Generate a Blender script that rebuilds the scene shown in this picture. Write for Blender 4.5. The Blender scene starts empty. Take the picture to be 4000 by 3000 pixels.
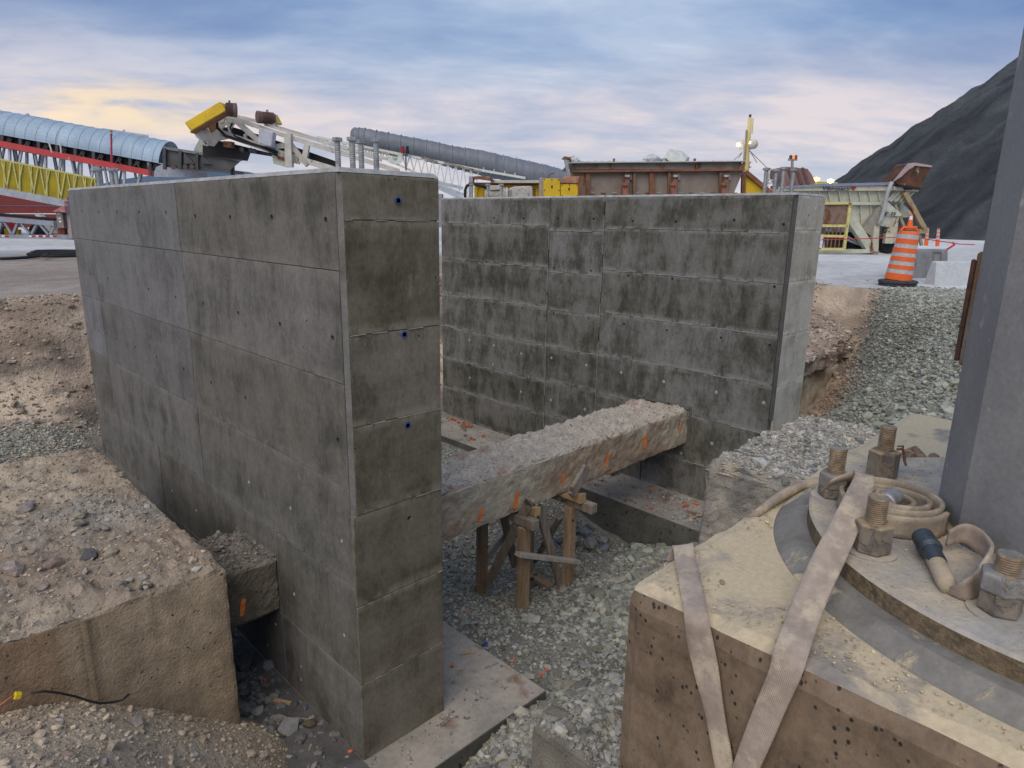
import bpy, bmesh, math, random
import numpy as np
from mathutils import Vector, Matrix, noise as mn
from mathutils.bvhtree import BVHTree
rnd = random.Random(7)
rng = np.random.default_rng(7)
sc = bpy.context.scene
col = sc.collection

# ------------------------------------------------------------------ camera
YAW, PIT, ROL, FOC = map(float, (math.radians(44.8592), math.radians(-13.9014), math.radians(-0.9466), 2610.92))
CAM = Vector((0, 0, 1.1))
_f = Vector((math.sin(YAW)*math.cos(PIT), math.cos(YAW)*math.cos(PIT), math.sin(PIT)))
_r = Vector((math.cos(YAW), -math.sin(YAW), 0)); _d = _f.cross(_r)
_c, _s = math.cos(ROL), math.sin(ROL)
RX, RD = _c*_r + _s*_d, -_s*_r + _c*_d
cam = bpy.data.cameras.new('camera'); camo = bpy.data.objects.new('camera', cam); col.objects.link(camo)
cam.sensor_width = 36; cam.lens = FOC/4000*36; cam.clip_start = .05; cam.clip_end = 6000
m = Matrix((RX, -RD, -_f)).transposed().to_4x4(); m.translation = CAM
camo.matrix_world = m; sc.camera = camo

# ------------------------------------------------------------------ sky and sun
SUN_EL, SUN_AZ = math.radians(47), math.radians(-112)      # azimuth from +Y towards +X
w = bpy.data.worlds.new("World"); sc.world = w; w.use_nodes = True
nt = w.node_tree; nt.nodes.clear()
def N(nt, t, **k):
    n = nt.nodes.new(t)
    for a, b in k.items():
        if a == 'inp':
            for i, v in b.items():
                if isinstance(v, bpy.types.NodeSocket): nt.links.new(v, n.inputs[i])
                else: n.inputs[i].default_value = v
        else: setattr(n, a, b)
    return n
def mathn(nt, op, a, b=0., c=0., clamp=False):
    n = N(nt, 'ShaderNodeMath', operation=op, use_clamp=clamp, inp={0: a, 1: b, 2: c}); return n.outputs[0]
def mixc(nt, f, a, b, bt='MIX'):
    n = N(nt, 'ShaderNodeMix', data_type='RGBA', blend_type=bt)
    for i, v in ((0, f), (6, a), (7, b)):
        if isinstance(v, bpy.types.NodeSocket): nt.links.new(v, n.inputs[i])
        else: n.inputs[i].default_value = v if i == 0 else (*v, 1)
    return n.outputs[2]
def ramp(nt, f, stops):
    n = nt.nodes.new('ShaderNodeValToRGB'); e = n.color_ramp.elements
    while len(e) > len(stops): e.remove(e[-1])
    while len(e) < len(stops): e.new(0)
    for q, (p, c) in zip(e, stops):
        q.position = p; q.color = (*c, 1) if hasattr(c, '__len__') else (c, c, c, 1)
    nt.links.new(f, n.inputs[0]); return n.outputs[0]
def sstep(nt, v, a, b):
    n = N(nt, 'ShaderNodeMapRange', interpolation_type='SMOOTHSTEP', inp={0: v, 1: a, 2: b}); return n.outputs[0]
sky = N(nt, 'ShaderNodeTexSky', sky_type='NISHITA', sun_disc=False, sun_elevation=SUN_EL, sun_rotation=SUN_AZ, air_density=1.2, dust_density=1.5)
skyc = mixc(nt, 1., sky.outputs[0], (.1, .1, .1), 'MULTIPLY')
tc = N(nt, 'ShaderNodeTexCoord'); sep = N(nt, 'ShaderNodeSeparateXYZ', inp={0: tc.outputs['Generated']})
X_, Y_, Z_ = sep.outputs
zz = mathn(nt, 'ADD', mathn(nt, 'MAXIMUM', Z_, 0.), .16)
u = mathn(nt, 'DIVIDE', X_, zz); v = mathn(nt, 'DIVIDE', Y_, zz)
pl = N(nt, 'ShaderNodeCombineXYZ', inp={0: u, 1: v, 2: 0.}).outputs[0]
pr = N(nt, 'ShaderNodeMapping', vector_type='TEXTURE', inp={0: pl, 2: (0, 0, math.radians(-38)), 3: (1.7, 1.0, 1)}).outputs[0]
def wn(vec, s, det, dist=0., r=.5, off=0.):
    v2 = N(nt, 'ShaderNodeVectorMath', operation='ADD', inp={0: vec, 1: (off, off*1.7, off*.3)}).outputs[0]
    return N(nt, 'ShaderNodeTexNoise', inp={'Vector': v2, 'Scale': s, 'Detail': det, 'Distortion': dist, 'Roughness': r}).outputs[0]
n1 = wn(pr, .78, 6, .15, .5, 14.6); n2 = wn(pr, 2.3, 7, .15, .58, 9.4); n3 = wn(pr, .42, 3, .4, .4, 21.7)
dens = mathn(nt, 'ADD', mathn(nt, 'MULTIPLY', n1, .70), mathn(nt, 'MULTIPLY', n2, .30))
cl = ramp(nt, dens, [(.37, (.10, .165, .33)), (.45, (.15, .225, .385)), (.51, (.235, .31, .455)), (.57, (.34, .405, .52)), (.64, (.55, .60, .67))])
lo = ramp(nt, n2, [(.36, (.29, .325, .43)), (.5, (.41, .40, .47)), (.62, (.54, .475, .49))])
lowf = sstep(nt, mathn(nt, 'ADD', Z_, mathn(nt, 'MULTIPLY', mathn(nt, 'SUBTRACT', n3, .5), .26)), .27, .11)
c1 = mixc(nt, lowf, cl, lo)
hz = sstep(nt, Z_, .10, .0)
c1 = mixc(nt, mathn(nt, 'MULTIPLY', hz, .75), c1, (.46, .48, .54))
# warm break in the cloud over the set sun
dx, dy = math.sin(math.radians(2)), math.cos(math.radians(2))
toward = mathn(nt, 'ADD', mathn(nt, 'MULTIPLY', X_, dx), mathn(nt, 'MULTIPLY', Y_, dy))
wf = mathn(nt, 'MULTIPLY', sstep(nt, toward, .83, .97), mathn(nt, 'MULTIPLY', sstep(nt, Z_, .07, .115), sstep(nt, Z_, .175, .13)))
wf = mathn(nt, 'MULTIPLY', wf, sstep(nt, wn(pr, 2.2, 5, .4, .5, 4.2), .46, .62), clamp=True)
wf = mathn(nt, 'MULTIPLY', wf, .72)
c1 = mixc(nt, wf, c1, (.80, .60, .36))
tot = mixc(nt, .90, skyc, c1)
bg = N(nt, 'ShaderNodeBackground', inp={0: tot, 1: 1.0})
wo = N(nt, 'ShaderNodeOutputWorld', inp={0: bg.outputs[0]})
sl = bpy.data.lights.new('sun', 'SUN'); so = bpy.data.objects.new('sun', sl); col.objects.link(so)
sl.energy = 1.5; sl.angle = math.radians(55); sl.color = (1, .87, .72)
sd = Vector((math.sin(SUN_AZ)*math.cos(SUN_EL), math.cos(SUN_AZ)*math.cos(SUN_EL), math.sin(SUN_EL)))
so.rotation_euler = sd.to_track_quat('Z', 'Y').to_euler()
sc.view_settings.view_transform = 'Standard'; sc.view_settings.look = 'None'
sc.view_settings.exposure = 0.54; sc.view_settings.gamma = 1; sc.view_settings.use_curve_mapping = False

# ------------------------------------------------------------------ measuring helpers (photo pixels, 4000 wide, to world)
S = 4000/2212
def ray(x, y):
    return _f + RX*((x-2000)/FOC) + RD*((y-1500)/FOC)
def onz(x, y, z): r = ray(x, y); return CAM + r*((z-1.1)/r.z)
def onx(x, y, X): r = ray(x, y); return CAM + r*(X/r.x)
def ony(x, y, Y): r = ray(x, y); return CAM + r*(Y/r.y)
def atd(x, y, d): r = ray(x, y); return CAM + r*(d/math.hypot(r.x, r.y))
def D(x, y): return (x*S, y*S)

# ------------------------------------------------------------------ materials
def coords(nt, gen='Object'):
    return N(nt, 'ShaderNodeTexCoord').outputs[gen]
def noise(nt, vec, s, det=4, r=.55, dist=0., sc3=None):
    if sc3: vec = N(nt, 'ShaderNodeMapping', inp={0: vec, 3: sc3}).outputs[0]
    return N(nt, 'ShaderNodeTexNoise', inp={'Vector': vec, 'Scale': s, 'Detail': det, 'Roughness': r, 'Distortion': dist}).outputs[0]
MATS = {}
def mat(name, c, c2=None, s=6., lo=.35, hi=.65, rough=.85, metal=0., bump=.2, bs=60., bd=.01, stretch=None,
        spots=None, spot_s=30., spot_t=(.62, .68), rust=None, rust_t=(.55, .65), rust_s=3., attr=False, tex=None, emit=None, spec=.4, alpha=None):
    """one procedural material: two-tone noise, optional spots / rust patches and bump"""
    if name in MATS: return MATS[name]
    m = bpy.data.materials.new(name); m.use_nodes = True; nt = m.node_tree
    b = nt.nodes['Principled BSDF']
    vec = N(nt, 'ShaderNodeNewGeometry').outputs['Position'] if tex == 'pos' else coords(nt)
    c2 = c2 or tuple(k*.75 for k in c)
    n = noise(nt, vec, s, 6, .6, .3, stretch)
    cc = ramp(nt, n, [(lo, c2), (hi, c)])
    fine = noise(nt, vec, bs*.8, 3, .7)
    cc = mixc(nt, .55, cc, ramp(nt, fine, [(.25, .72), (.5, 1.), (.75, 1.25)]), 'MULTIPLY')
    if attr:
        a = N(nt, 'ShaderNodeAttribute', attribute_name='Col').outputs[0]
        cc = mixc(nt, 1., cc, a, 'MULTIPLY')
    if spots:
        sp = noise(nt, vec, spot_s, 2, .5)
        cc = mixc(nt, sstep(nt, sp, *spot_t), cc, spots)
    rg = rough
    if rust:
        rn = noise(nt, vec, rust_s, 7, .68, .6, (1, 1, .5))
        rf = sstep(nt, rn, *rust_t)
        rc = ramp(nt, noise(nt, vec, rust_s*7, 4), [(.35, tuple(k*.45 for k in rust)), (.65, rust)])
        cc = mixc(nt, rf, cc, rc)
    nt.links.new(cc, b.inputs['Base Color'])
    b.inputs['Roughness'].default_value = rg; b.inputs['Metallic'].default_value = metal
    b.inputs['Specular IOR Level'].default_value = spec
    if bump:
        bn = N(nt, 'ShaderNodeBump', inp={'Strength': bump, 'Distance': bd, 'Height': noise(nt, vec, bs, 5, .65)})
        nt.links.new(bn.outputs[0], b.inputs['Normal'])
    if emit:
        b.inputs['Emission Color'].default_value = (*emit[0], 1); b.inputs['Emission Strength'].default_value = emit[1]
    if alpha is not None: b.inputs['Alpha'].default_value = alpha
    MATS[name] = m; return m

def concrete_mat(name, light, dark, tint, patch_s=1.5, streak=.6, laitance=.5, pores=None):
    """formed concrete: cloudy tone, vertical laitance streaks, pores, per panel shift"""
    m = bpy.data.materials.new(name); m.use_nodes = True; nt = m.node_tree; b = nt.nodes['Principled BSDF']
    vec = coords(nt)
    rv = N(nt, 'ShaderNodeObjectInfo').outputs['Random']
    off = N(nt, 'ShaderNodeVectorMath', operation='SCALE', inp={0: (37., 23., 11.)}); nt.links.new(rv, off.inputs['Scale'])
    vo = N(nt, 'ShaderNodeVectorMath', operation='ADD', inp={0: vec, 1: off.outputs[0]}).outputs[0]
    big = mathn(nt, 'ADD', mathn(nt, 'MULTIPLY', noise(nt, vec, patch_s, 8, .70, .3), .6), mathn(nt, 'MULTIPLY', noise(nt, vo, patch_s*1.6, 6, .65, .2, (.3, .3, 1.3)), .4))
    st = noise(nt, vo, 5., 8, .78, .3, (1, 1, .42))
    mx = mathn(nt, 'ADD', mathn(nt, 'MULTIPLY', big, 1-streak*.5), mathn(nt, 'MULTIPLY', st, streak*.5))
    cc = ramp(nt, mx, [(.42, dark), (.475, tint), (.52, tuple((a+c)/2 for a, c in zip(tint, light))), (.60, light)])
    cc = mixc(nt, .9, cc, ramp(nt, rv, [(0, (.84, .835, .79)), (1, (1.10, 1.11, 1.17))]), 'MULTIPLY')
    fine = noise(nt, vec, 38., 6, .8, 0., (1, 1, .7))
    cc = mixc(nt, .85, cc, ramp(nt, fine, [(.3, .72), (.5, 1.), (.7, 1.28)]), 'MULTIPLY')
    dr = noise(nt, vo, 9., 6, .7, .1, (1, 1, .05)); up_ = N(nt, 'ShaderNodeSeparateXYZ', inp={0: coords(nt, 'Generated')}).outputs[2]
    cc = mixc(nt, mathn(nt, 'MULTIPLY', mathn(nt, 'MULTIPLY', sstep(nt, dr, .54, .66), sstep(nt, up_, .15, .9)), .42), cc, tuple(k*.8 for k in dark))
    # scale-like laitance flecks
    fl = noise(nt, vo, 16., 6, .8, .2, (1, 1, .5))
    cc = mixc(nt, mathn(nt, 'MULTIPLY', sstep(nt, fl, .60, .68), .45), cc, tuple(k*1.35 for k in light))
    # paler laitance bands along the form joints
    gz_ = N(nt, 'ShaderNodeSeparateXYZ', inp={0: coords(nt, 'Generated')}).outputs[2]
    eb = mathn(nt, 'MAXIMUM', sstep(nt, gz_, .13, .02), sstep(nt, gz_, .90, .985))
    lb_ = noise(nt, vo, 5.5, 6, .8, .3, (1, 1, .7))
    cc = mixc(nt, mathn(nt, 'MULTIPLY', mathn(nt, 'MULTIPLY', eb, sstep(nt, lb_, .44, .54)), laitance), cc, tuple(k*1.35 for k in light))
    # air pores
    vr = N(nt, 'ShaderNodeTexVoronoi', inp={'Vector': vo, 'Scale': 9.}); pore = sstep(nt, vr.outputs['Distance'], .075, .045)
    keep = sstep(nt, noise(nt, vo, 2.5, 2), .5, .56)
    if pores:
        vr = N(nt, 'ShaderNodeTexVoronoi', inp={'Vector': N(nt, 'ShaderNodeMapping', inp={0: vo, 3: (1, 1, .7)}).outputs[0], 'Scale': pores}); pore = sstep(nt, vr.outputs['Distance'], .24, .12); keep = sstep(nt, noise(nt, vo, 6., 3), .46, .52)
    pf = mathn(nt, 'MULTIPLY', pore, keep)
    cc = mixc(nt, pf, cc, (.03, .03, .028))
    nt.links.new(cc, b.inputs['Base Color'])
    b.inputs['Roughness'].default_value = .8; b.inputs['Specular IOR Level'].default_value = .3
    h = mathn(nt, 'SUBTRACT', mathn(nt, 'ADD', noise(nt, vec, 14., 6, .7), mathn(nt, 'MULTIPLY', fine, .5)), mathn(nt, 'MULTIPLY', pf, 3.))
    bn = N(nt, 'ShaderNodeBump', inp={'Strength': .45, 'Distance': .006, 'Height': h})
    nt.links.new(bn.outputs[0], b.inputs['Normal'])
    MATS[name] = m; return m

# ------------------------------------------------------------------ mesh helpers
class MB:
    def __init__(s): s.v = []; s.f = []
    def add(s, vs, fs):
        o = len(s.v); s.v += [tuple(p) for p in vs]; s.f += [tuple(i+o for i in f) for f in fs]; return s
    def box(s, a, b):
        x0, y0, z0 = a; x1, y1, z1 = b
        return s.add([(x0,y0,z0),(x1,y0,z0),(x1,y1,z0),(x0,y1,z0),(x0,y0,z1),(x1,y0,z1),(x1,y1,z1),(x0,y1,z1)],
                     [(0,3,2,1),(4,5,6,7),(0,1,5,4),(1,2,6,5),(2,3,7,6),(3,0,4,7)])
    def beam(s, a, b, w, h=None, up=(0, 0, 1)):
        a, b = Vector(a), Vector(b); h = h or w; d = (b-a).normalized(); up = Vector(up)
        if abs(d.dot(up)) > .98: up = Vector((1, 0, 0)) if abs(d.x) < .9 else Vector((0, 1, 0))
        x = d.cross(up).normalized(); z = x.cross(d).normalized()
        vs = [p + x*i*w/2 + z*j*h/2 for p in (a, b) for i, j in ((-1,-1),(1,-1),(1,1),(-1,1))]
        return s.add(vs, [(0,1,2,3),(7,6,5,4),(0,4,5,1),(1,5,6,2),(2,6,7,3),(3,7,4,0)])
    def tube(s, pts, r, n=8, cap=True):
        pts = [Vector(p) for p in pts]; rs = r if hasattr(r, '__len__') else [r]*len(pts)
        o = len(s.v); pu = None
        for i, p in enumerate(pts):
            d = (pts[min(i+1, len(pts)-1)] - pts[max(i-1, 0)])
            d = d.normalized() if d.length > 1e-9 else Vector((0, 0, 1))
            if pu is None: pu = d.orthogonal().normalized()
            pu = (pu - d*pu.dot(d)); pu = pu.normalized() if pu.length > 1e-6 else d.orthogonal().normalized()
            q = d.cross(pu)
            for k in range(n):
                t = 2*math.pi*k/n; s.v.append(tuple(p + (pu*math.cos(t)+q*math.sin(t))*rs[i]))
        for i in range(len(pts)-1):
            for k in range(n):
                a = o+i*n+k; b = o+i*n+(k+1) % n
                s.f.append((a, b, b+n, a+n))
        if cap:
            s.f.append(tuple(o+k for k in range(n))[::-1]); s.f.append(tuple(o+(len(pts)-1)*n+k for k in range(n)))
        return s
    def lathe(s, c, prof, n=24, axis=(0, 0, 1), rot=0.):
        """prof: (radius, height) pairs along axis"""
        c = Vector(c); ax = Vector(axis).normalized(); u = ax.orthogonal().normalized(); w = ax.cross(u); o = len(s.v)
        for r, h in prof:
            for k in range(n):
                t = 2*math.pi*k/n+rot; s.v.append(tuple(c + ax*h + (u*math.cos(t)+w*math.sin(t))*r))
        for i in range(len(prof)-1):
            for k in range(n):
                a = o+i*n+k; b = o+i*n+(k+1) % n; s.f.append((a, b, b+n, a+n))
        if prof[0][0] > 1e-4: s.f.append(tuple(o+k for k in range(n))[::-1])
        if prof[-1][0] > 1e-4: s.f.append(tuple(o+(len(prof)-1)*n+k for k in range(n)))
        return s
    def prism(s, poly, ext):
        """closed polygon (3D points) pushed along ext"""
        ext = Vector(ext); n = len(poly); o = len(s.v)
        s.v += [tuple(p) for p in poly] + [tuple(Vector(p)+ext) for p in poly]
        s.f += [tuple(o+i for i in range(n))[::-1], tuple(o+n+i for i in range(n))]
        s.f += [(o+i, o+(i+1) % n, o+n+(i+1) % n, o+n+i) for i in range(n)]
        return s
    def build(s, name, material=None, parent=None, smooth=False, bevel=0., origin=None, **props):
        me = bpy.data.meshes.new(name); me.from_pydata(s.v, [], s.f); me.update()
        bm = bmesh.new(); bm.from_mesh(me); bmesh.ops.recalc_face_normals(bm, faces=bm.faces)
        if bevel: bmesh.ops.bevel(bm, geom=[e for e in bm.edges if e.is_manifold and e.calc_face_angle(0) > .5], offset=bevel, segments=1, affect='EDGES')
        if origin is not None:
            bmesh.ops.translate(bm, verts=bm.verts, vec=-Vector(origin))
        bm.to_mesh(me); bm.free()
        return link(name, me, material, parent, smooth, origin, **props)
def link(name, me, material=None, parent=None, smooth=False, origin=None, **props):
    o = bpy.data.objects.new(name, me); col.objects.link(o)
    if material: me.materials.append(material)
    if smooth: me.shade_smooth()
    if origin is not None: o.location = origin
    if parent:
        o.parent = parent; o.matrix_parent_inverse = INV.get(parent.name, Matrix()) 
    for k, q in props.items(): o[k] = q
    return o
INV = {}
def thing(name, label, cat, loc=(0, 0, 0), group=None):
    o = bpy.data.objects.new(name, None); col.objects.link(o); o.location = loc; o.empty_display_size = .1
    o['label'] = label; o['category'] = cat
    if group: o['group'] = group
    INV[o.name] = Matrix.Translation(-Vector(loc))   # parts are written in world coordinates
    return o
def tag(o, label, cat, group=None):
    o['label'] = label; o['category'] = cat
    if group: o['group'] = group
    return o
def struct(o): o['kind'] = 'structure'; return o
def raw_mesh(name, V, F, smooth=False, colors=None):
    """fast mesh from numpy; F is (n,3) or (n,4)"""
    me = bpy.data.meshes.new(name); k = F.shape[1]
    me.vertices.add(len(V)); me.vertices.foreach_set('co', V.astype(np.float32).ravel())
    me.loops.add(F.size); me.loops.foreach_set('vertex_index', F.astype(np.int32).ravel())
    me.polygons.add(len(F)); me.polygons.foreach_set('loop_start', np.arange(0, F.size, k, dtype=np.int32))
    me.update(calc_edges=True); me.validate()
    if colors is not None:
        a = me.color_attributes.new('Col', 'FLOAT_COLOR', 'POINT')
        a.data.foreach_set('color', np.c_[colors, np.ones(len(colors))].astype(np.float32).ravel())
    if smooth: me.shade_smooth()
    else: me.shade_flat()
    return me

# vectorised value noise
_T = rng.random((64, 64, 64))
def vn(x, y, z=0.):
    x, y, z = np.broadcast_arrays(np.asarray(x, float), y, z)
    xi, yi, zi = np.floor(x).astype(int), np.floor(y).astype(int), np.floor(z).astype(int)
    fx, fy, fz = x-xi, y-yi, z-zi
    fx, fy, fz = [t*t*(3-2*t) for t in (fx, fy, fz)]
    g = lambda a, b, c: _T[(xi+a) & 63, (yi+b) & 63, (zi+c) & 63]
    L = lambda a, b, t: a+(b-a)*t
    return L(L(L(g(0,0,0), g(1,0,0), fx), L(g(0,1,0), g(1,1,0), fx), fy), L(L(g(0,0,1), g(1,0,1), fx), L(g(0,1,1), g(1,1,1), fx), fy), fz)*2-1
def fbm(x, y, z=0., o=4, r=.5):
    a = 1.; t = 0; f = 1.
    for i in range(o): t = t + a*vn(np.asarray(x)*f+i*7.3, np.asarray(y)*f+i*3.1, np.asarray(z)*f+i*5.7); a *= r; f *= 2.03
    return t
def ss(t): t = np.clip(t, 0, 1); return t*t*(3-2*t)

# crushed-stone prototypes: chipped icosahedra
def _protos(n=14):
    bm = bmesh.new(); bmesh.ops.create_icosphere(bm, subdivisions=1, radius=1); V0 = np.array([v.co[:] for v in bm.verts]); F0 = np.array([[v.index for v in f.verts] for f in bm.faces]); bm.free()
    out = []
    for i in range(n):
        V = V0 * rng.uniform(.62, 1.28, (len(V0), 1)); V = V*np.array([1, rng.uniform(.6, .95), rng.uniform(.4, .75)])
        out.append(V)
    return out, F0
PROT, PF = _protos()
def scatter(name, P, size, material, cols, parent=None, label=None, cat=None, flat=.5, sink=.25):
    """one joined mesh of individual angular stones at points P"""
    n = len(P); k = rng.integers(0, len(PROT), n); V = np.array(PROT)[k] * size[:, None, None]
    V[:, :, 2] *= rng.uniform(1-flat*.5, 1.1, (n, 1))
    a = rng.uniform(0, 2*np.pi, n); t = rng.normal(0, .45, n)
    ca, sa, ct, st_ = np.cos(a), np.sin(a), np.cos(t), np.sin(t)
    x, y, z = V[..., 0], V[..., 1], V[..., 2]
    y, z = y*ct[:, None]-z*st_[:, None], y*st_[:, None]+z*ct[:, None]
    x, y = x*ca[:, None]-y*sa[:, None], x*sa[:, None]+y*ca[:, None]
    V = np.stack([x, y, z], -1) + P[:, None, :]; V[..., 2] += (size*(.5-sink))[:, None]
    nv = V.shape[1]; F = (PF[None] + (np.arange(n)*nv)[:, None, None]).reshape(-1, 3)
    C = np.repeat(cols, nv, 0)
    me = raw_mesh(name, V.reshape(-1, 3), F, colors=C)
    o = link(name, me, material, parent)
    o['kind'] = 'stuff'
    if label: tag(o, label, cat)
    return o
# ------------------------------------------------------------------ shared materials
M_w1 = concrete_mat('formed_concrete_near', (.172, .167, .152), (.080, .078, .068), (.122, .119, .107), 1.7, .9, .30)
M_w1c = concrete_mat('formed_concrete_cool', (.185, .187, .19), (.108, .108, .106), (.145, .146, .147), 1.9, .8, .15)
M_w1e = concrete_mat('formed_concrete_olive', (.215, .195, .150), (.092, .082, .057), (.143, .128, .092), 1.8, .8, .55)
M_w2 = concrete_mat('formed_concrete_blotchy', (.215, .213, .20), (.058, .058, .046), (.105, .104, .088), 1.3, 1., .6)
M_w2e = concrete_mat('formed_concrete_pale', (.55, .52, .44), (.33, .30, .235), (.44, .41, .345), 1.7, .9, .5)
M_core = mat('joint_concrete', (.10, .10, .095), (.05, .05, .045), s=8)
M_top = mat('trowelled_concrete', (.40, .41, .41), (.24, .25, .25), s=9, bump=.5, bs=35)
M_foot = mat('dusty_footing_concrete', (.385, .345, .29), (.25, .23, .20), s=2.6, bump=.4, bs=30, spots=(.19, .115, .075), spot_s=3.1, spot_t=(.58, .70))
M_footside = mat('footing_side_concrete', (.15, .15, .13), (.09, .09, .078), s=3, bump=.3, bs=25, spots=(.03, .03, .028), spot_s=22)
M_stone = mat('crushed_stone', (1.05, 1.05, 1.05), (.72, .74, .72), s=14, bump=.35, bs=90, attr=True, tex='pos', rough=.9)
M_grit = mat('loose_grit', (1.1, 1.1, 1.1), (.7, .7, .7), s=30, bump=.2, bs=120, attr=True, tex='pos', rough=.95)
M_ground = mat('ground', (1.08, 1.08, 1.08), (.80, .80, .80), s=2.3, bump=1., bs=22, bd=.05, attr=True, tex='pos', rough=.95)

# ------------------------------------------------------------------ terrain
CP = np.array([
 (3.2,2.7,-2.30),(3.3,3.5,-2.30),(3.3,5,-2.38),(3.3,7,-2.35),(3.3,9,-2.3),(4.1,3.95,-2.52),(4.75,3.95,-2.55),(4.37,4.6,-2.74),(4.94,4.6,-2.74),
 (5.5,5.5,-2.6),(6,7,-2.33),(6,8.5,-2.3),(6.1,4.9,-2.58),(6.1,4.24,-2.7),(6.1,3.7,-2.54),(6.1,3.2,-2.33),(6.0,2.5,-2.12),
 (3.8,3.2,-2.36),(4.5,3.0,-2.3),(5.2,2.8,-2.2),(3.6,2.3,-2.15),(4.2,2.0,-2.0),(3.15,2.15,-1.9),(2.62,1.75,-1.42),(3.0,1.4,-1.32),(2.45,1.2,-1.42),(2.75,2.05,-1.62),
 (2.1,2.35,-2.3),(1.6,2.3,-2.3),(1.8,1.6,-2.3),(3.5,1.1,-1.6),(3.5,.3,-1.3),(4.4,.8,-1.5),
 (.51,3.6,-1.39),(.24,3.6,-1.27),(1.26,3.6,-1.98),(.9,3.2,-1.72),(.5,3.0,-1.33),(.3,2.5,-1.2),(.9,2.5,-1.75),(1.2,2.8,-2.08),(-.5,3,-1.15),(-.5,2,-1.05),(.4,1.7,-1.25),(1.2,1.9,-2.15),(1.5,3,-2.28),(1.55,4,-2.26),(1.55,6,-2.26),
 (.8,8,-1.3),(0,8,-1.3),(1.5,9.3,-1.35),(3,9.8,-1.9),(-2,8,-1.2),(-2,9.6,-1.1),(.6,9.6,-1.2),(5,10,-2.2),(1.2,7.2,-1.5),(-2,6.5,-1.3),
 (7.8,2.8,-1.55),(7.3,2.35,-1.32),(6.7,2.3,-1.55),(6.75,1.36,-.92),(6.0,.8,-.75),(8.9,1.78,-.30),(8.67,2.5,-.92),(8.8,3.3,-1.6),(9.97,2.9,-1.2),(11.2,3.0,-.5),(10,2.0,-.12),
 (8.1,4,-1.95),(9,4.2,-1.95),(10.3,3.75,-1.85),(11.2,3.8,-1.55),(10.2,4.4,-1.75),(9,5.5,-1.8),(8.2,7,-2.1),(12.2,3.6,-.75),(12.9,3.4,-.02),(12.6,2.9,.24),(13.3,2.4,.30),(12,1.8,.34),(11.3,2.2,.12),(14.5,3,.0),
 (11.2,5.3,-.95),(11,6.2,-.4),(12.3,4.9,-1.0),(12.6,5.6,0),(9.6,6.6,-1.0),(10.2,7.6,-.3),(9,9,-1.2),(10,10,-.4),(9,0,.1),(12,0,.25),(7,-1,-.3),(4,-1,-1.),(1,-1,-1.4),(-2,0,-1.1),(15,0,.1),(15,-2,.1),(7,9.6,-2.0)])
def tps_fit(P, lam=.004):
    d = np.hypot(P[:, None, 0]-P[None, :, 0], P[:, None, 1]-P[None, :, 1]); K = np.where(d > 0, d*d*np.log(d+1e-12), 0)+np.eye(len(P))*lam
    A = np.c_[np.ones(len(P)), P[:, :2]]; L = np.block([[K, A], [A.T, np.zeros((3, 3))]])
    s = np.linalg.solve(L, np.r_[P[:, 2], 0, 0, 0]); return s
TW = tps_fit(CP)
def tps(x, y):
    x = np.asarray(x, float); y = np.asarray(y, float); sh = x.shape; x = x.ravel(); y = y.ravel(); out = np.zeros(len(x))
    for i in range(0, len(x), 20000):
        d = np.hypot(x[i:i+20000, None]-CP[None, :, 0], y[i:i+20000, None]-CP[None, :, 1])
        out[i:i+20000] = (d*d*np.log(d+1e-12))@TW[:-3] + TW[-3]+TW[-2]*x[i:i+20000]+TW[-1]*y[i:i+20000]
    return out.reshape(sh)
# signed distance-like field: > 0 on the yard, < 0 inside the excavation
def yard_t(x, y):
    edge = 10.45 + .25*vn(x*.6, y*.3+4) + .10*vn(x*2.3, 1.) - np.clip(x-9.5, 0, 9)*1.35
    a = (y-edge)                              # far side
    b = (x-(12.65+.2*vn(y*.8, 3.)))           # right side
    return np.maximum(a, b)
def H(x, y):
    p = np.clip(tps(x, y), -2.85, .45)
    t = yard_t(x, y); far = ss((x-8.5)/3)*ss((3.9-y)/.9)   # gentle gravel run-out on the right instead of a bank
    wd = 1.15+1.5*far-.45*ss((x-9)/2)*(1-far)
    b = ss((t+wd)/wd); b = b*(1-.0) 
    out = p*(1-b) + b*0.
    n = fbm(x*1.1, y*1.1, 3., 3)*.035*(1-b) + fbm(x*5, y*5, 9., 3)*.018*(1-.7*b) + np.abs(fbm(x*2.2, y*2.2, 1., 3))*.10*np.exp(-((t+.6)/.55)**2)*(1-far)
    n = n + fbm(x*.25, y*.25, 7, 2)*.03*b
    return out+n
def axis(a, b, st, far, k=1.16):
    c = list(np.arange(a, b, st)); s_ = st; p = b
    while p < far: c.append(p); s_ *= k; p += s_
    s_ = st; p = a-st; l = []
    while p > -far: l.append(p); s_ *= k; p -= s_
    return np.array(l[::-1]+c)
gx, gy = axis(-2.2, 14.5, .06, 2500), axis(-1.5, 12.2, .06, 2500)
GX, GY = np.meshgrid(gx, gy, indexing='ij'); GZ = H(GX, GY)
r_ = np.hypot(GX, GY); outer = ss((r_-24)/10)
GZ = GZ*(1-outer) + 0*outer
GZ = np.where((GX < -2.2) & (GY < 9), np.minimum(GZ, -.9), GZ)
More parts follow.
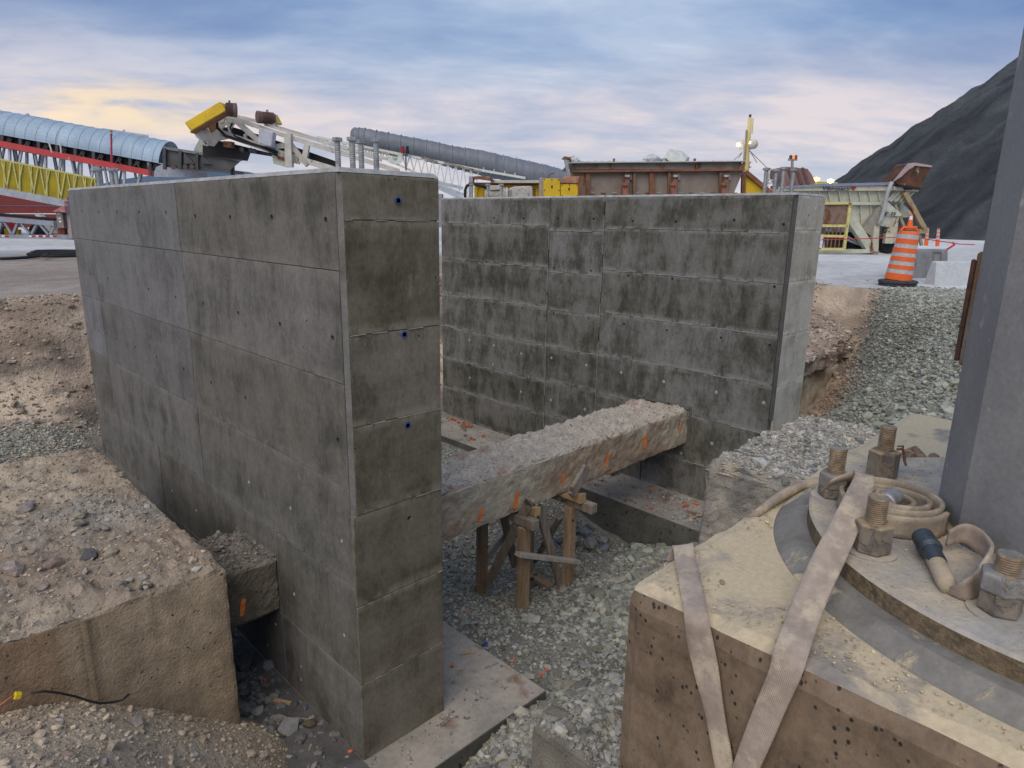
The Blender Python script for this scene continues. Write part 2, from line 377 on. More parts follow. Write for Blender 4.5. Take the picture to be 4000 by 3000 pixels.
# ground colour: dirt, quarry dust, gravel bed, white lime dust, painted undercut shade
dirt, tan, grey, white, rust_ = [np.array(c) for c in ((.38, .295, .225), (.56, .46, .35), (.30, .285, .245), (.66, .67, .67), (.17, .10, .075))]
gravel_bd = np.interp(GX, [5, 8.8, 9.97, 11.2, 12, 12.9, 15], [9, 3.45, 3.3, 3.5, 3.8, 3.6, 3.3])
isg = ss((gravel_bd-GY+.25*fbm(GX*2, GY*2))/.3)*ss((GX-1.42)/.1)
isg = np.where(GX < 8, np.maximum(isg, ss((GX-3.0)/.2)*ss((9.6-GY)/.6)), isg)
yt = yard_t(GX, GY)
shelf = ss((GY-6.9)/.4)*ss((9.25-GY+.2*fbm(GX, GY))/.35)*ss((3-GX)/.5); isg = np.maximum(isg, shelf*(.55+.45*ss(fbm(GX*2, GY*2)+.6)))
isy = ss((yt+.05)/.3)
nb = fbm(GX*.9, GY*2.2, 2, 4); base = dirt + (tan-dirt)*ss(.5+nb)[..., None]
strata = ss(.5+1.6*vn(GZ*5.5+.4*nb, GX*.35))[..., None]; base = base*(1-.0)+0
base = np.where((yt > -1.4)[..., None], base*(.92+.45*strata), base)
base = base + (np.array((.13, .12, .11))-base)*(ss((fbm(GX*1.7, GZ*4+GY, 8, 3)-.22)/.3)*ss((yt+1.5)/.3)*(1-isy))[..., None]*.7  # dark patches painted into the bank for shaded undercuts
mound = (ss((1.5-GX)/.2)*ss((3.9-GY)/.1))[..., None]; base = base*(1-mound)+np.array((.54, .45, .34))*(.8+.25*ss(.5+nb))[..., None]*mound
C_ = base*(1-isg[..., None]) + grey*(.9+.25*fbm(GX*3, GY*3)[..., None])*isg[..., None]
brownyard = np.array((.36, .305, .26)); whitef = np.maximum(ss((r_-20+2*fbm(GX*.15, GY*.5))/3), ss((GX-12.7)/.5)*ss((9-GY)/2))
yc = brownyard + (white-brownyard)*whitef[..., None]
yc = yc*(1+.16*fbm(GX*.12+3, GY*.7, 5, 4)[..., None])
wet = ss((fbm(GX*.06, GY*.4, 11, 3)-.15)/.2)*ss((GY-18)/4)*ss((12-GX)/4); yc = yc*(1-.38*wet[..., None])
gy_ = (isg*ss((13.2-GX+.8*fbm(GX*1.2, GY*1.2))/1.0)*ss((3.8-GY)/.8))*isy
C_ = C_*(1-isy[..., None]) + yc*isy[..., None]; C_ = C_*(1-gy_[..., None]) + grey*gy_[..., None]
nx, ny = GX.shape; idx = np.arange(nx*ny).reshape(nx, ny)
F = np.stack([idx[:-1, :-1], idx[1:, :-1], idx[1:, 1:], idx[:-1, 1:]], -1).reshape(-1, 4)
me = raw_mesh('ground', np.stack([GX, GY, GZ], -1).reshape(-1, 3), F, True, np.clip(C_, .02, .9).reshape(-1, 3))
struct(link('ground', me, M_ground))
def gz(x, y):
    i = np.clip(np.searchsorted(gx, x)-1, 0, nx-2); j = np.clip(np.searchsorted(gy, y)-1, 0, ny-2)
    fx = (x-gx[i])/(gx[i+1]-gx[i]); fy = (y-gy[j])/(gy[j+1]-gy[j])
    return GZ[i, j]*(1-fx)*(1-fy)+GZ[i+1, j]*fx*(1-fy)+GZ[i, j+1]*(1-fx)*fy+GZ[i+1, j+1]*fx*fy
def gzf(x, y): return float(gz(np.array(x, float), np.array(y, float)))

# ------------------------------------------------------------------ cast walls made of form-panel fields
def drill(o, holes, r=.017, depth=.06, axis=0):
    """real tie holes: boolean with short cylinders"""
    cb = MB()
    for p in holes:
        ax = (1, 0, 0) if axis == 0 else (0, 1, 0)
        c = Vector(p) - Vector(ax)*.05
        cb.lathe(c, [(r, 0), (r, .05+depth)], 10, ax)
    c = cb.build('cutter'); md = o.modifiers.new('b', 'BOOLEAN'); md.object = c; md.operation = 'DIFFERENCE'; md.solver = 'EXACT'
    dg = bpy.context.evaluated_depsgraph_get(); me = bpy.data.meshes.new_from_object(o.evaluated_get(dg)); o.modifiers.clear()
    o.data = me; me.name = o.name; cm = c.data; bpy.data.objects.remove(c); bpy.data.meshes.remove(cm)
def panel_x(parent, x, y0, y1, z0, z1, mt, holes=(), g=.0016, th=.10, jit=.002, gv=.007):
    """form-panel field facing -X"""
    o = rnd.uniform(-jit, jit)
    b = MB().box((x+o, y0+gv, z0+g), (x+th, y1-gv, z1-g)).build('panel', mt, parent, bevel=.0025)
    hs = [h for h in holes if y0+.03 < h[1] < y1-.03 and z0+.03 < h[2] < z1-.03]
    if hs: drill(o=b, holes=hs)
    return b
def panel_y(parent, y, x0, x1, z0, z1, mt, holes=(), g=.002, th=.10, jit=.002):
    o = rnd.uniform(-jit, jit)
    b = MB().box((x0+g, y+o, z0+g), (x1-g, y+th, z1-g)).build('panel', mt, parent, bevel=.0025)
    hs = [h for h in holes if x0 < h[0] < x1 and z0+.03 < h[2] < z1-.03]
    if hs: drill(o=b, holes=hs, r=.016, axis=1)
    return b
X1, X1b, Y1, Y1b, ZT, ZB = 1.806, 2.441, 3.056, 8.50, 1.335, -2.162
CH = .024
w1 = thing('concrete_wall', 'nearest tall new grey concrete wall with a chamfered corner, in front of the beam', 'concrete wall', (X1, Y1, ZB), 'two new cast concrete walls')
MB().box((X1+.02, Y1+.02, ZB), (X1b, Y1b, ZT-.026)).build('core', M_core, w1)
# top slab skin and chamfer strip
MB().add([(X1,Y1,ZT-.024),(X1b,Y1,ZT-.024),(X1b,Y1b,ZT-.024),(X1,Y1b,ZT-.024),(X1+.022,Y1+.022,ZT),(X1b-.022,Y1+.022,ZT),(X1b-.022,Y1b-.022,ZT),(X1+.022,Y1b-.022,ZT)],[(0,3,2,1),(4,5,6,7),(0,1,5,4),(1,2,6,5),(2,3,7,6),(3,0,4,7)]).build('top_surface', M_top, w1)
zc = onx(1388, 2243, X1).z
cw = MB(); z = zc
cw.prism([(X1+.001, Y1+CH, zc), (X1+CH, Y1+.001, zc), (X1+.05, Y1+.05, zc)], (0, 0, ZT-zc-.026)).build('chamfer', mat('chamfer_concrete', (.19, .19, .18), (.12, .12, .11), s=7, bump=.3), w1)
P = lambda L, ox, oy, s: [(ox+a*s, oy+b*s) for a, b in L]
K3, K6 = 600/1659, 900/2212
h1 = P([(205,620),(332,625),(515,632),(713,632),(950,634),(1241,640),(1555,678),(427,1302),(614,1350),(1052,1468),(1344,1553),(1643,1623)], 200, 600, K3) \
   + P([(275,690),(724,690),(1305,717)], 800, 600, K3) + P([(363,68),(815,187),(1382,333),(443,983),(1440,1437)], 800, 1200, K3) \
   + P([(240,253),(425,340),(632,435),(862,540),(1155,670),(1455,820)], 300, 1200, K3)
h1 = [tuple(onx(a, b, X1)) for a, b in h1]
rows = [ZT-.025, .823, .223, -.377, -.987, -1.61, ZB]
ys_up = [Y1+CH, onx(730, 1200, X1).y, onx(395, 1200, X1).y, Y1b]
ya, yb = onx(620, 1760, X1).y, onx(1081, 2100, X1).y
for i in range(6):
    ys = ys_up if i < 4 else ([Y1+CH, yb, ya, Y1b])
    if i == 3: ys = [Y1+CH, ys_up[1], ys_up[2], Y1b]
    lo_z = zc if (rows[i+1] < zc < rows[i]) else rows[i+1]
    for a, b in zip(ys, ys[1:]):
        if a == Y1+CH and rows[i] <= zc+.001: a = Y1
        panel_x(w1, X1, a, b, rows[i+1], rows[i], M_w1c if (i < 3 and a > 5) else M_w1, h1)
he = [tuple(ony(a, b, Y1)) for a, b in ((1554, 784), (1578, 1306), (1591, 1661), (1600, 2025))]
erows = [ZT-.025, 1.079, .486, -.02, -.537, -1.105, -1.63, ZB]
for a, b in zip(erows, erows[1:]):
    x0 = X1+CH if b > zc-.2 else X1
    panel_y(w1, Y1, x0, X1b, b, a, M_w1e, he)
for p in he[:3]:
    MB().lathe((p[0], Y1-.006, p[2]), [(.013, 0), (.020, 0), (.020, .02), (.013, .02), (.013, 0)], 18, (0, 1, 0)).build('sleeve_ring', mat('blue_plastic', (.05, .10, .30), (.03, .07, .22), rough=.5), w1)
def plugs(parent, pts, x, r=.012):
    b = MB()
    for p in pts: b.lathe((x+.004, p[1], p[2]), [(r, 0), (r*.9, .006), (0, .0075)], 9, (-1, 0, 0))
    b.build('grout_plugs', mat('grout_plug', (.42, .42, .42), (.3, .3, .3), s=20), parent, kind='stuff')
pl1 = P([(1030,230),(1480,510),(460,540),(1520,1440),(200,325)], 600, 1800, K3) + P([(1070,773),(578,455),(180,205),(612,1280)], 900, 1800, K6) + P([(590,50),(1055,430),(420,330),(345,520),(655,720),(655,840)], 900, 2300, 600/1422)
plugs(w1, [onx(a, b, X1) for a, b in pl1], X1)
# fin of grout along joints on the end face
def fins(parent, L, yy, mt):
    b = MB()
    for (x0, x1, z) in L:
        x = x0
        while x < x1:
            l = rnd.uniform(.03, .12)
            if rnd.random() < .34: b.beam((x, yy-.001, z), (min(x+l, x1), yy-.001, z+rnd.uniform(-.002, .002)), .007, .0035)
            x += l
    b.build('joint_fin', mt, parent, kind='stuff')
M_fin = mat('grout_fin', (.40, .39, .36), (.22, .21, .19), s=12)
fins(w1, [(X1+.03, X1b-.01, z) for z in erows[1:-1]], Y1, M_fin)
# far wall
X2, X2b, Y2, Y2b, Z2B, Z2T = 7.0, 7.735, 2.976, 8.72, -2.20, 1.405
w2 = thing('concrete_wall', 'far blotchy dark concrete wall with pale end face, carrying the far end of the beam', 'concrete wall', (X2, Y2, Z2B), 'two new cast concrete walls')
MB().box((X2+.02, Y2+.02, Z2B), (X2b, Y2b, Z2T-.026)).build('core', M_core, w2)
MB().add([(X2,Y2,Z2T-.024),(X2b,Y2,Z2T-.024),(X2b,Y2b,Z2T-.024),(X2,Y2b,Z2T-.024),(X2+.022,Y2+.022,Z2T),(X2b-.022,Y2+.022,Z2T),(X2b-.022,Y2b-.022,Z2T),(X2+.022,Y2b-.022,Z2T)],[(0,3,2,1),(4,5,6,7),(0,1,5,4),(1,2,6,5),(2,3,7,6),(3,0,4,7)]).build('top_surface', M_top, w2)
zc2 = onx(3012, 1643, X2).z; c2 = .035
MB().prism([(X2+.001, Y2+c2, zc2), (X2+c2, Y2+.001, zc2), (X2+.07, Y2+.07, zc2)], (0, 0, Z2T-zc2-.026)).build('chamfer', mat('chamfer_grey', (.10, .10, .10), (.07, .07, .068), s=7, bump=.3), w2)
K7 = 1600/2212
h2 = P([(57,213),(178,200),(317,210),(477,213),(663,213),(856,215),(1067,228),(1299,230),(1614,222),(1880,245),(64,435),(180,438),(316,457),(477,468),(642,481),(840,495),(1041,523),(1280,538),(1831,582),(57,633),(180,653),(317,674),(470,697),(639,725),(828,752),(1020,782),(1250,817),(1543,857),(1807,898)], 1700, 700, K7)
h2 = [tuple(onx(a, b, X2)) for a, b in h2]
yA, yB = onx(2137, 1200, X2).y, onx(2345, 1180, X2).y
zl = [Z2T-.025]+[onx(1727, q, X2).z for q in (871, 1011, 1145, 1273, 1394, 1504)]+[Z2B]
zm = [Z2T-.025]+[onx(2140, q, X2).z for q in (899, 1060, 1209, 1350, 1485)]+[Z2B-.02+.0]
zm = zm[:-1]+[onx(2125, 1613, X2).z, Z2B]
zr = [Z2T-.025]+[onx(2340, q, X2).z for q in (891, 1053, 1219, 1381, 1539, 1700)]+[Z2B]
for zs, a, b in ((zl, yA, Y2b), (zm, yB, yA), (zr, Y2+c2, yB)):
    for i in range(len(zs)-1):
        if zs is zr and i >= 5:
            ymid = onx(2500, 1870, X2).y
            for p, q in ((Y2, ymid), (ymid, b)): panel_x(w2, X2, p, q, zs[i+1], zs[i], M_w2, [])
        else: panel_x(w2, X2, a, b, zs[i+1], zs[i], M_w2, h2)
e2 = [ony(a, b, Y2).z for a, b in ((3106, 899), (3079, 1103), (3053, 1314), (3032, 1516), (3006, 1706))]
er2 = [Z2T-.025]+e2+[Z2B]
hh = [tuple(ony(a, b, Y2)) for a, b in ((3160, 843), (3130, 1096), (3102, 1317))]
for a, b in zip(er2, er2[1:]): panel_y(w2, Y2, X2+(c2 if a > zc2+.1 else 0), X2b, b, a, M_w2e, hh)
pl2 = P([(184,868),(317,897),(465,942),(628,965),(816,1004),(1005,1043),(1234,1093),(1518,1150),(1774,1207),(187,1072),(463,1148),(624,1192),(808,1242),(1493,1427),(1327,1480),(313,1000)], 1700, 700, K7)
plugs(w2, [onx(a, b, X2) for a, b in pl2], X2, .022)
b = MB()
for zs, a, bb in ((zl, yA, Y2b), (zm, yB, yA), (zr, Y2+.05, yB)):
    for z in zs[1:-1]:
        y = a
        while y < bb:
            l = rnd.uniform(.05, .3)
            if rnd.random() < .5: b.beam((X2-.002, y, z), (X2-.002, min(y+l, bb), z), .006, .009)
            y += l
for yv in (yA, yB):
    z = Z2B+.3
    while z < Z2T:
        l = rnd.uniform(.04, .2)
        if rnd.random() < .7: b.beam((X2-.002, yv, z), (X2-.002, yv, min(z+l, Z2T)), .007, .007)
        z += l
b.build('joint_fin', mat('grout_fin_grey', (.34, .35, .36), (.2, .2, .2), s=12), w2, kind='stuff')

# anchor bolts standing on the walls
M_galv = mat('galvanised_steel', (.40, .42, .43), (.24, .25, .26), s=25, rough=.5, metal=.4, bump=.3, bs=120)
def anchor(cx, cy, z0, top, r, label, group, first=[None]):
    pass
def make_bolt(x, y, z0, z1, r, label, group):
    t = thing('anchor_bolt', label, 'anchor bolt', (x, y, z0), group)
    prof = [(r, -.05)]; z = 0
    n = max(4, int((z1-z0-.03)/.009))
    for k in range(n): q = (z1-z0-.03)*k/n; prof += [(r, q), (r*.88, q+.0045*(z1-z0)/.2)]
    MB().lathe((x, y, z0), prof+[(r, z1-z0-.02)], 12).build('shank', M_galv, t)
    h = MB().lathe((x, y, z1-r*1.25), [(r*1.45, 0), (r*1.75, r*.12), (r*1.75, r*1.1), (r*1.45, r*1.25)], 6); h.build('hex_head', M_galv, t)
def place_group(pts, ztop, zw, r, labs, group):
    for (x, y), lb in zip(pts, labs): make_bolt(x, y, zw, ztop, r, lb, group)
q1 = []
a = .075
for dx, dy in ((-a, a), (-a, -a), (a, a), (a, -a)): q1.append((2.12+dx, 3.375+dy))
zt1 = [atd(D(x, 1)[0], y*S, math.hypot(*p)).z for (x, y), p in zip(((730,297),(758,296),(782,302),(811,299)), q1)]
wl = ['left-hand tall hex-headed bolt on the near wall corner', 'second hex-headed bolt on the near wall corner, next to the left-hand one', 'shorter-looking third hex-headed bolt on the near wall corner', 'right-hand hex-headed bolt on the near wall corner']
for p, zt_, lb in zip(q1, zt1, wl): make_bolt(p[0], p[1], ZT, zt_, .0165, lb, 'hex bolts on the near end of the near wall')
for px, xx, lb in ((380, 2.00, 'leftmost of four bolts on the far end of the near wall'), (390, 2.24, 'second bolt from the left on the far end of the near wall'), (433, 2.00, 'third bolt from the left on the far end of the near wall'), (451, 2.24, 'rightmost of four bolts on the far end of the near wall')):
    q = atd(px, 662, 1); yv = xx*q.y/q.x; make_bolt(xx, yv, ZT, atd(px, 657, math.hypot(xx, yv)).z, .022, lb, 'hex bolts on the far end of the near wall')
yy2 = 7.37/(ray(1683*S, 700).x/ray(1683*S, 700).y)
for dx, dy, lb in ((-.12, .12, 'leftmost of four bolts on the near end of the far wall'), (.12, .12, 'second bolt from the left on the near end of the far wall'), (-.12, -.12, 'third bolt from the left on the near end of the far wall'), (.12, -.12, 'rightmost of four bolts on the near end of the far wall')):
    make_bolt(7.37+dx, yy2+dy*.8, Z2T, Z2T+.27, .022, lb, 'bolts on the near end of the far wall')
yy3 = 7.37/(ray(1046*S, 700).x/ray(1046*S, 700).y)
for dx, dy, lb in ((-.12, .16, 'leftmost of three bolts on the far end of the far wall'), (.08, .0, 'middle one of three bolts on the far end of the far wall'), (.16, -.22, 'rightmost of three bolts on the far end of the far wall')):
    make_bolt(7.37+dx, yy3+dy, Z2T, Z2T+.22, .024, lb, 'bolts on the far end of the far wall')

# footings
def footing(a, b, z, th, label, skew=0):
    t = thing('wall_footing', label, 'footing', (a[0], a[1], z))
    MB().box((a[0], a[1], z-th), (b[0], b[1], z-.012)).build('slab', M_footside, t)
    MB().box((a[0]+.003, a[1]+.003, z-.012), (b[0]-.003, b[1]-.003, z)).build('dusty_top', M_foot, t, bevel=.004)
footing((1.345, 2.715), (3.095, 8.9), ZB, .24, 'dusty low concrete footing slab under the near wall')
footing((6.237, 2.95), (8.1, 8.95), Z2B, .9, 'deep concrete footing under the far wall, its top littered with debris')

# ------------------------------------------------------------------ lumpy old concrete: boxes with displaced skins
def rough_box(name, a, b, st, fn, material, parent=None, colfn=None, cut=None):
    """box skin on a fine grid; fn(P, Nrm) -> displaced P"""
    a, b = np.array(a, float), np.array(b, float); V = []; F = []; o = 0
    key = {}
    for ax in range(3):
        u, v = [i for i in range(3) if i != ax]
        nu, nv = max(2, int((b[u]-a[u])/st)+1), max(2, int((b[v]-a[v])/st)+1)
        U, W = np.meshgrid(np.linspace(a[u], b[u], nu), np.linspace(a[v], b[v], nv), indexing='ij')
        for sgn in (0, 1):
            Pp = np.zeros((nu*nv, 3)); Pp[:, u] = U.ravel(); Pp[:, v] = W.ravel(); Pp[:, ax] = (a, b)[sgn][ax]
            idx = np.arange(nu*nv).reshape(nu, nv)+o
            q = np.stack([idx[:-1, :-1], idx[1:, :-1], idx[1:, 1:], idx[:-1, 1:]], -1).reshape(-1, 4)
            V.append(Pp); F.append(q if (sgn == 1) != (ax == 1) else q[:, ::-1]); o += nu*nv
    V = np.concatenate(V); F = np.concatenate(F)
    rd = np.round(V, 5); uq, inv = np.unique(rd, axis=0, return_inverse=True); V = uq; F = inv.reshape(-1)[F]
    c = (a+b)/2; hlf = (b-a)/2; q = (V-c)/hlf; on = (np.abs(q) > .999); Nn = np.where(on, np.sign(q), 0); Nn = Nn/np.maximum(np.linalg.norm(Nn, axis=1, keepdims=True), 1)
    V2 = fn(V, Nn)
    me = raw_mesh(name, V2, F, False, None if colfn is None else np.clip(colfn(V2, Nn), .02, .9))
    return link(name, me, material, parent)
def lumps(amp_top=.03, amp=.006, edge=.03, f=6.):
    def fn(V, Nn):
        x, y, z = V.T
        n = fbm(x*f, y*f, z*f, 4, .6); n2 = fbm(x*f*3+9, y*f*3, z*f*3, 3, .6)
        top = np.clip(Nn[:, 2], 0, 1)
        k = (np.count_nonzero(np.abs(Nn) > .1, axis=1) > 1)
        d = n*(amp+(amp_top-amp)*top)+n2*(amp+(amp_top-amp)*top)*.4 - k*edge*(.4+.6*np.abs(vn(x*9, y*9, z*9)))
        return V+Nn*d[:, None]
    return fn
M_attr_rough = mat('old_concrete', (1.1, 1.1, 1.1), (.75, .75, .75), s=7, bump=.8, bs=60, bd=.02, attr=True, tex='pos', spots=(.06, .05, .038), spot_s=42, spot_t=(.68, .74))
M_soil = mat('caked_soil', (1.12, 1.1, 1.08), (.74, .74, .74), s=9, bump=.8, bs=55, bd=.025, attr=True, tex='pos')
# the old grade beam: middle span, left stub, right stub - one broken-out member running through both walls
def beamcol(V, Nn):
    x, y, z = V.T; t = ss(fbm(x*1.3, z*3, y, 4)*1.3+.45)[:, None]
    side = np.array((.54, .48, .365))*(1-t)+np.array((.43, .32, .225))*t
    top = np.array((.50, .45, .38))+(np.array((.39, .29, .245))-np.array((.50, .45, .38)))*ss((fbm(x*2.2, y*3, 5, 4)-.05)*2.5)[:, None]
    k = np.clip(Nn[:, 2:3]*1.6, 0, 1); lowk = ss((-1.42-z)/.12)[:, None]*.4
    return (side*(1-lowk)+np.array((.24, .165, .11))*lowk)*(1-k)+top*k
bt = thing('old_grade_beam', 'rough old concrete beam with orange paint marks bridging the two new walls, propped on timbers', 'concrete beam', (4.7, 4.3, -1.53), 'pieces of the old grade beam')
def beamfn(V, Nn):
    W = lumps(.034, .011, .035, 7.)(V, Nn); x = V[:, 0]
    dn = (Nn[:, 2] < -.2); W[:, 2] += np.where(dn, np.abs(fbm(x*3, V[:, 1]*3, 2, 3))*.05, 0)
    return W
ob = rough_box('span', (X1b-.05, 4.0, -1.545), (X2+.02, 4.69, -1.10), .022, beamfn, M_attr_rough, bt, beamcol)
# orange spray marks, laid on the real side surface
BV = BVHTree.FromObject(ob, bpy.context.evaluated_depsgraph_get())
M_or = mat('orange_spray_paint', (.85, .20, .03), (.80, .28, .06), s=20, rough=.7, bump=.4, bs=80)
def spray(parent, bvh, pts, wd, name='paint_mark', yplane=4.0, mt=None):
    """strip that follows the rough face"""
    vs = []; fs = []; n = 10
    for i in range(n+1):
        t = i/n; x = pts[0][0]+(pts[1][0]-pts[0][0])*t; z = pts[0][1]+(pts[1][1]-pts[0][1])*t
        for j in range(4):
            xx = x+(j/3-.5)*wd*(1 if 0 < i < n else .6)*rnd.uniform(.85, 1.1)
            h = bvh.ray_cast(Vector((xx, yplane-.5, z)), Vector((0, 1, 0)))[0]
            vs.append((xx, (h.y if h else yplane)-.006, z))
    for i in range(n):
        for j in range(3): fs.append((i*4+j, i*4+j+1, i*4+j+5, i*4+j+4))
    b = MB().add(vs, fs); b.build(name, mt or M_or, parent)
for x0, y0, x1, y1, wd in ((1038,1098,1034,1128,.045),(1118,1062,1112,1098,.05),(1217,1022,1216,1045,.04),(1313,977,1307,1008,.045),(1394,938,1390,970,.06),(1469,905,1466,935,.03)):
    a, b_ = ony(*D(x0, y0), 4.0), ony(*D(x1, y1), 4.0); spray(bt, BV, ((a.x, a.z), (b_.x, b_.z)), wd)
bl = thing('old_grade_beam', 'short dark stub of the old beam with one orange paint mark, left of the near wall', 'concrete beam', (1.6, 4.3, -1.6), 'pieces of the old grade beam')
obl = rough_box('span', (1.2, 4.08, -1.60), (X1+.015, 4.69, -1.185), .026, lumps(.035, .008, .03, 8.), M_attr_rough, bl,
    lambda V, Nn: (lambda k, t: (np.array((.22, .19, .14))*(1-k)+np.array((.26, .23, .19))*k)*(.8+.3*t))(np.clip(Nn[:, 2:3]*1.5, 0, 1), fbm(V[:, 0]*3, V[:, 1]*3, V[:, 2]*3)[:, None]))
BL = BVHTree.FromObject(obl, bpy.context.evaluated_depsgraph_get())
a, b_ = ony(951, 2338, 4.08), ony(944, 2405, 4.08); spray(bl, BL, ((a.x, a.z), (b_.x, b_.z)), .035, yplane=4.08)
MB().box((X1-.004, 4.085, -1.60), (X1+.002, 4.10, -1.16)).box((X1-.03, 4.10, -1.2), (X1+.01, 4.70, -1.175)).build('grout_lip', M_w1, bl, bevel=.004)
br = thing('old_grade_beam', 'pale end of the old beam sticking out of the dirt bank behind the far wall', 'concrete beam', (10.5, 4.3, -1.6), 'pieces of the old grade beam')
def brf(V, Nn):
    W = lumps(.04, .012, .04, 5.)(V, Nn); W[:, 2] -= np.clip(V[:, 0]-9, 0, 4)*.05; return W
rough_box('span', (X2b-.02, 4.0, -1.78), (12.25, 4.69, -1.10), .045, brf, M_attr_rough, br,
    lambda V, Nn: (lambda t: np.array((.62, .56, .45))*(1-t)+np.array((.42, .34, .25))*t)(ss(fbm(V[:, 0]*2, V[:, 2]*4, 3, 4)+.3)[:, None]))
# pocket trim where the beam enters the far wall
MB().box((X2-.012, 3.955, -1.585), (X2+.01, 3.985, -1.06)).box((X2-.03, 3.985, -1.10), (X2+.01, 4.72, -1.065)).build('pocket_trim', M_footside, w2, bevel=.003)

# left foundation block with a soil cover
lb = thing('foundation_block', 'old tan concrete foundation with soil and stones on top, left of the near wall', 'foundation', (1.3, 3.7, -2.2))
gpatch = lambda X, Y: ss(1-np.hypot((X-.95)/.55, (Y-5.0)/.75)+.35*fbm(X*4, Y*4))*.8
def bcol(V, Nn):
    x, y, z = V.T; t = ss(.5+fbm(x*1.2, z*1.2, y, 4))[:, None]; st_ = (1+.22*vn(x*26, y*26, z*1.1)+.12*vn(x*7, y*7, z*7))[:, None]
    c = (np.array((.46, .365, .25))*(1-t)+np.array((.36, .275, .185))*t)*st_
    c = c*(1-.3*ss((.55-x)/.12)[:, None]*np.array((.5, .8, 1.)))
    c = c*(1-.45*ss(1-np.abs(x-.60)/.06)*(y < 3.8))[:, None]  # painted darker along the jog to cancel its side-lit stripe
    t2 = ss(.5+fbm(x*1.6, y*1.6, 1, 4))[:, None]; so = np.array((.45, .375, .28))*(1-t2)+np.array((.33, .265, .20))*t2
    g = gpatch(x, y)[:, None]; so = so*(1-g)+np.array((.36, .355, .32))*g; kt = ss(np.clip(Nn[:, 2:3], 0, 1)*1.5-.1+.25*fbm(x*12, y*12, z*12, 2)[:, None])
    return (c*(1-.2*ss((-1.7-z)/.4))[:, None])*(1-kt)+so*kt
def bfn(V, Nn):
    W = lumps(.030, .0025, .014, 5.)(V, Nn); x, y, z = V.T; W[:, 2] += np.where(Nn[:, 2] > .3, fbm(x*16, y*16, 2., 3, .6)*.010, 0)
    W[:, 1] += np.where((Nn[:, 1] < -.1) & (x < .60), .022, 0)
    return W
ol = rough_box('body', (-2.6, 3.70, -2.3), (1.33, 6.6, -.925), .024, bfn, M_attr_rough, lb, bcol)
def soil_sheet(name, x0, x1, y0, y1, z, st, amp, parent, colr, drop=.10, edge=.06, cover=None):
    X, Y = np.meshgrid(np.arange(x0, x1+st/2, st), np.arange(y0, y1+st/2, st), indexing='ij')
    Z = z+fbm(X*1.5, Y*1.5, 4, 3)*amp+fbm(X*8, Y*8, 6, 4, .6)*amp*.5
    e = np.minimum(np.minimum(X-x0, x1-X), np.minimum(Y-y0, y1-Y)); wob = .02*vn(X*7, Y*7)
    k = ss((e+wob)/edge); Z = Z*k+(z-drop)*(1-k)
    t = ss(.5+fbm(X*1.6, Y*1.6, 1, 4))[..., None]; C = colr[0]*(1-t)+colr[1]*t
    if cover is not None: g = cover(X, Y)[..., None]; C = C*(1-g)+np.array((.30, .30, .28))*g
    i = np.arange(X.size).reshape(X.shape); F = np.stack([i[:-1, :-1], i[1:, :-1], i[1:, 1:], i[:-1, 1:]], -1).reshape(-1, 4)
    me = raw_mesh(name, np.stack([X, Y, Z], -1).reshape(-1, 3), F, False, np.clip(C, .03, .9).reshape(-1, 3))
    o = link(name, me, M_soil, parent); return o, BVHTree.FromPolygons([tuple(v.co) for v in me.vertices], [tuple(p.vertices) for p in me.polygons])
soilc = (np.array((.50, .40, .32)), np.array((.36, .285, .225)))
SOIL = BVHTree.FromObject(ol, bpy.context.evaluated_depsgraph_get()); so_ = ol
# right broken concrete stump covered in aggregate
rs = thing('broken_concrete_stump', 'broken concrete stump with exposed aggregate on top, between the far wall and the bolted plinth', 'concrete stump', (4.6, 1.8, -2.4))
def rfn(V, Nn):
    W = lumps(.05, .02, .07, 5.)(V, Nn); x, y, z = V.T
    W[:, 0] += np.where(Nn[:, 0] < -.1, np.clip(z+.9, -.5, .3)*.10, 0); return W
def rcol(V, Nn):
    t = ss(.5+fbm(V[:, 0]*5, V[:, 1]*5, V[:, 2]*5, 4))[:, None]; return np.array((.40, .37, .32))*(1-t)+np.array((.22, .215, .20))*t
rough_box('body', (4.38, -.6, -2.4), (6.1, 2.33, -.66), .035, rfn, M_attr_rough, rs, rcol)
ot, STUMP = soil_sheet('aggregate_top', 4.40, 6.15, -.6, 2.34, -.62, .03, .03, rs, (np.array((.47, .42, .34)), np.array((.33, .32, .30))), .10, .07)
# low block at the bottom of the picture
lk = thing('buried_concrete_block', 'low dark concrete block half buried in grey rubble, right of the near footing', 'concrete block', (2.5, 1.6, -2.3))
lkb_ = rough_box('body', (2.27, .8, -2.4), (2.62, 2.09, -1.56), .03, lumps(.02, .003, .02), M_attr_rough, lk,
    lambda V, Nn: np.array((.24, .225, .19))*(1+.3*fbm(V[:, 0]*3, V[:, 1]*3, V[:, 2]*3)[:, None]))

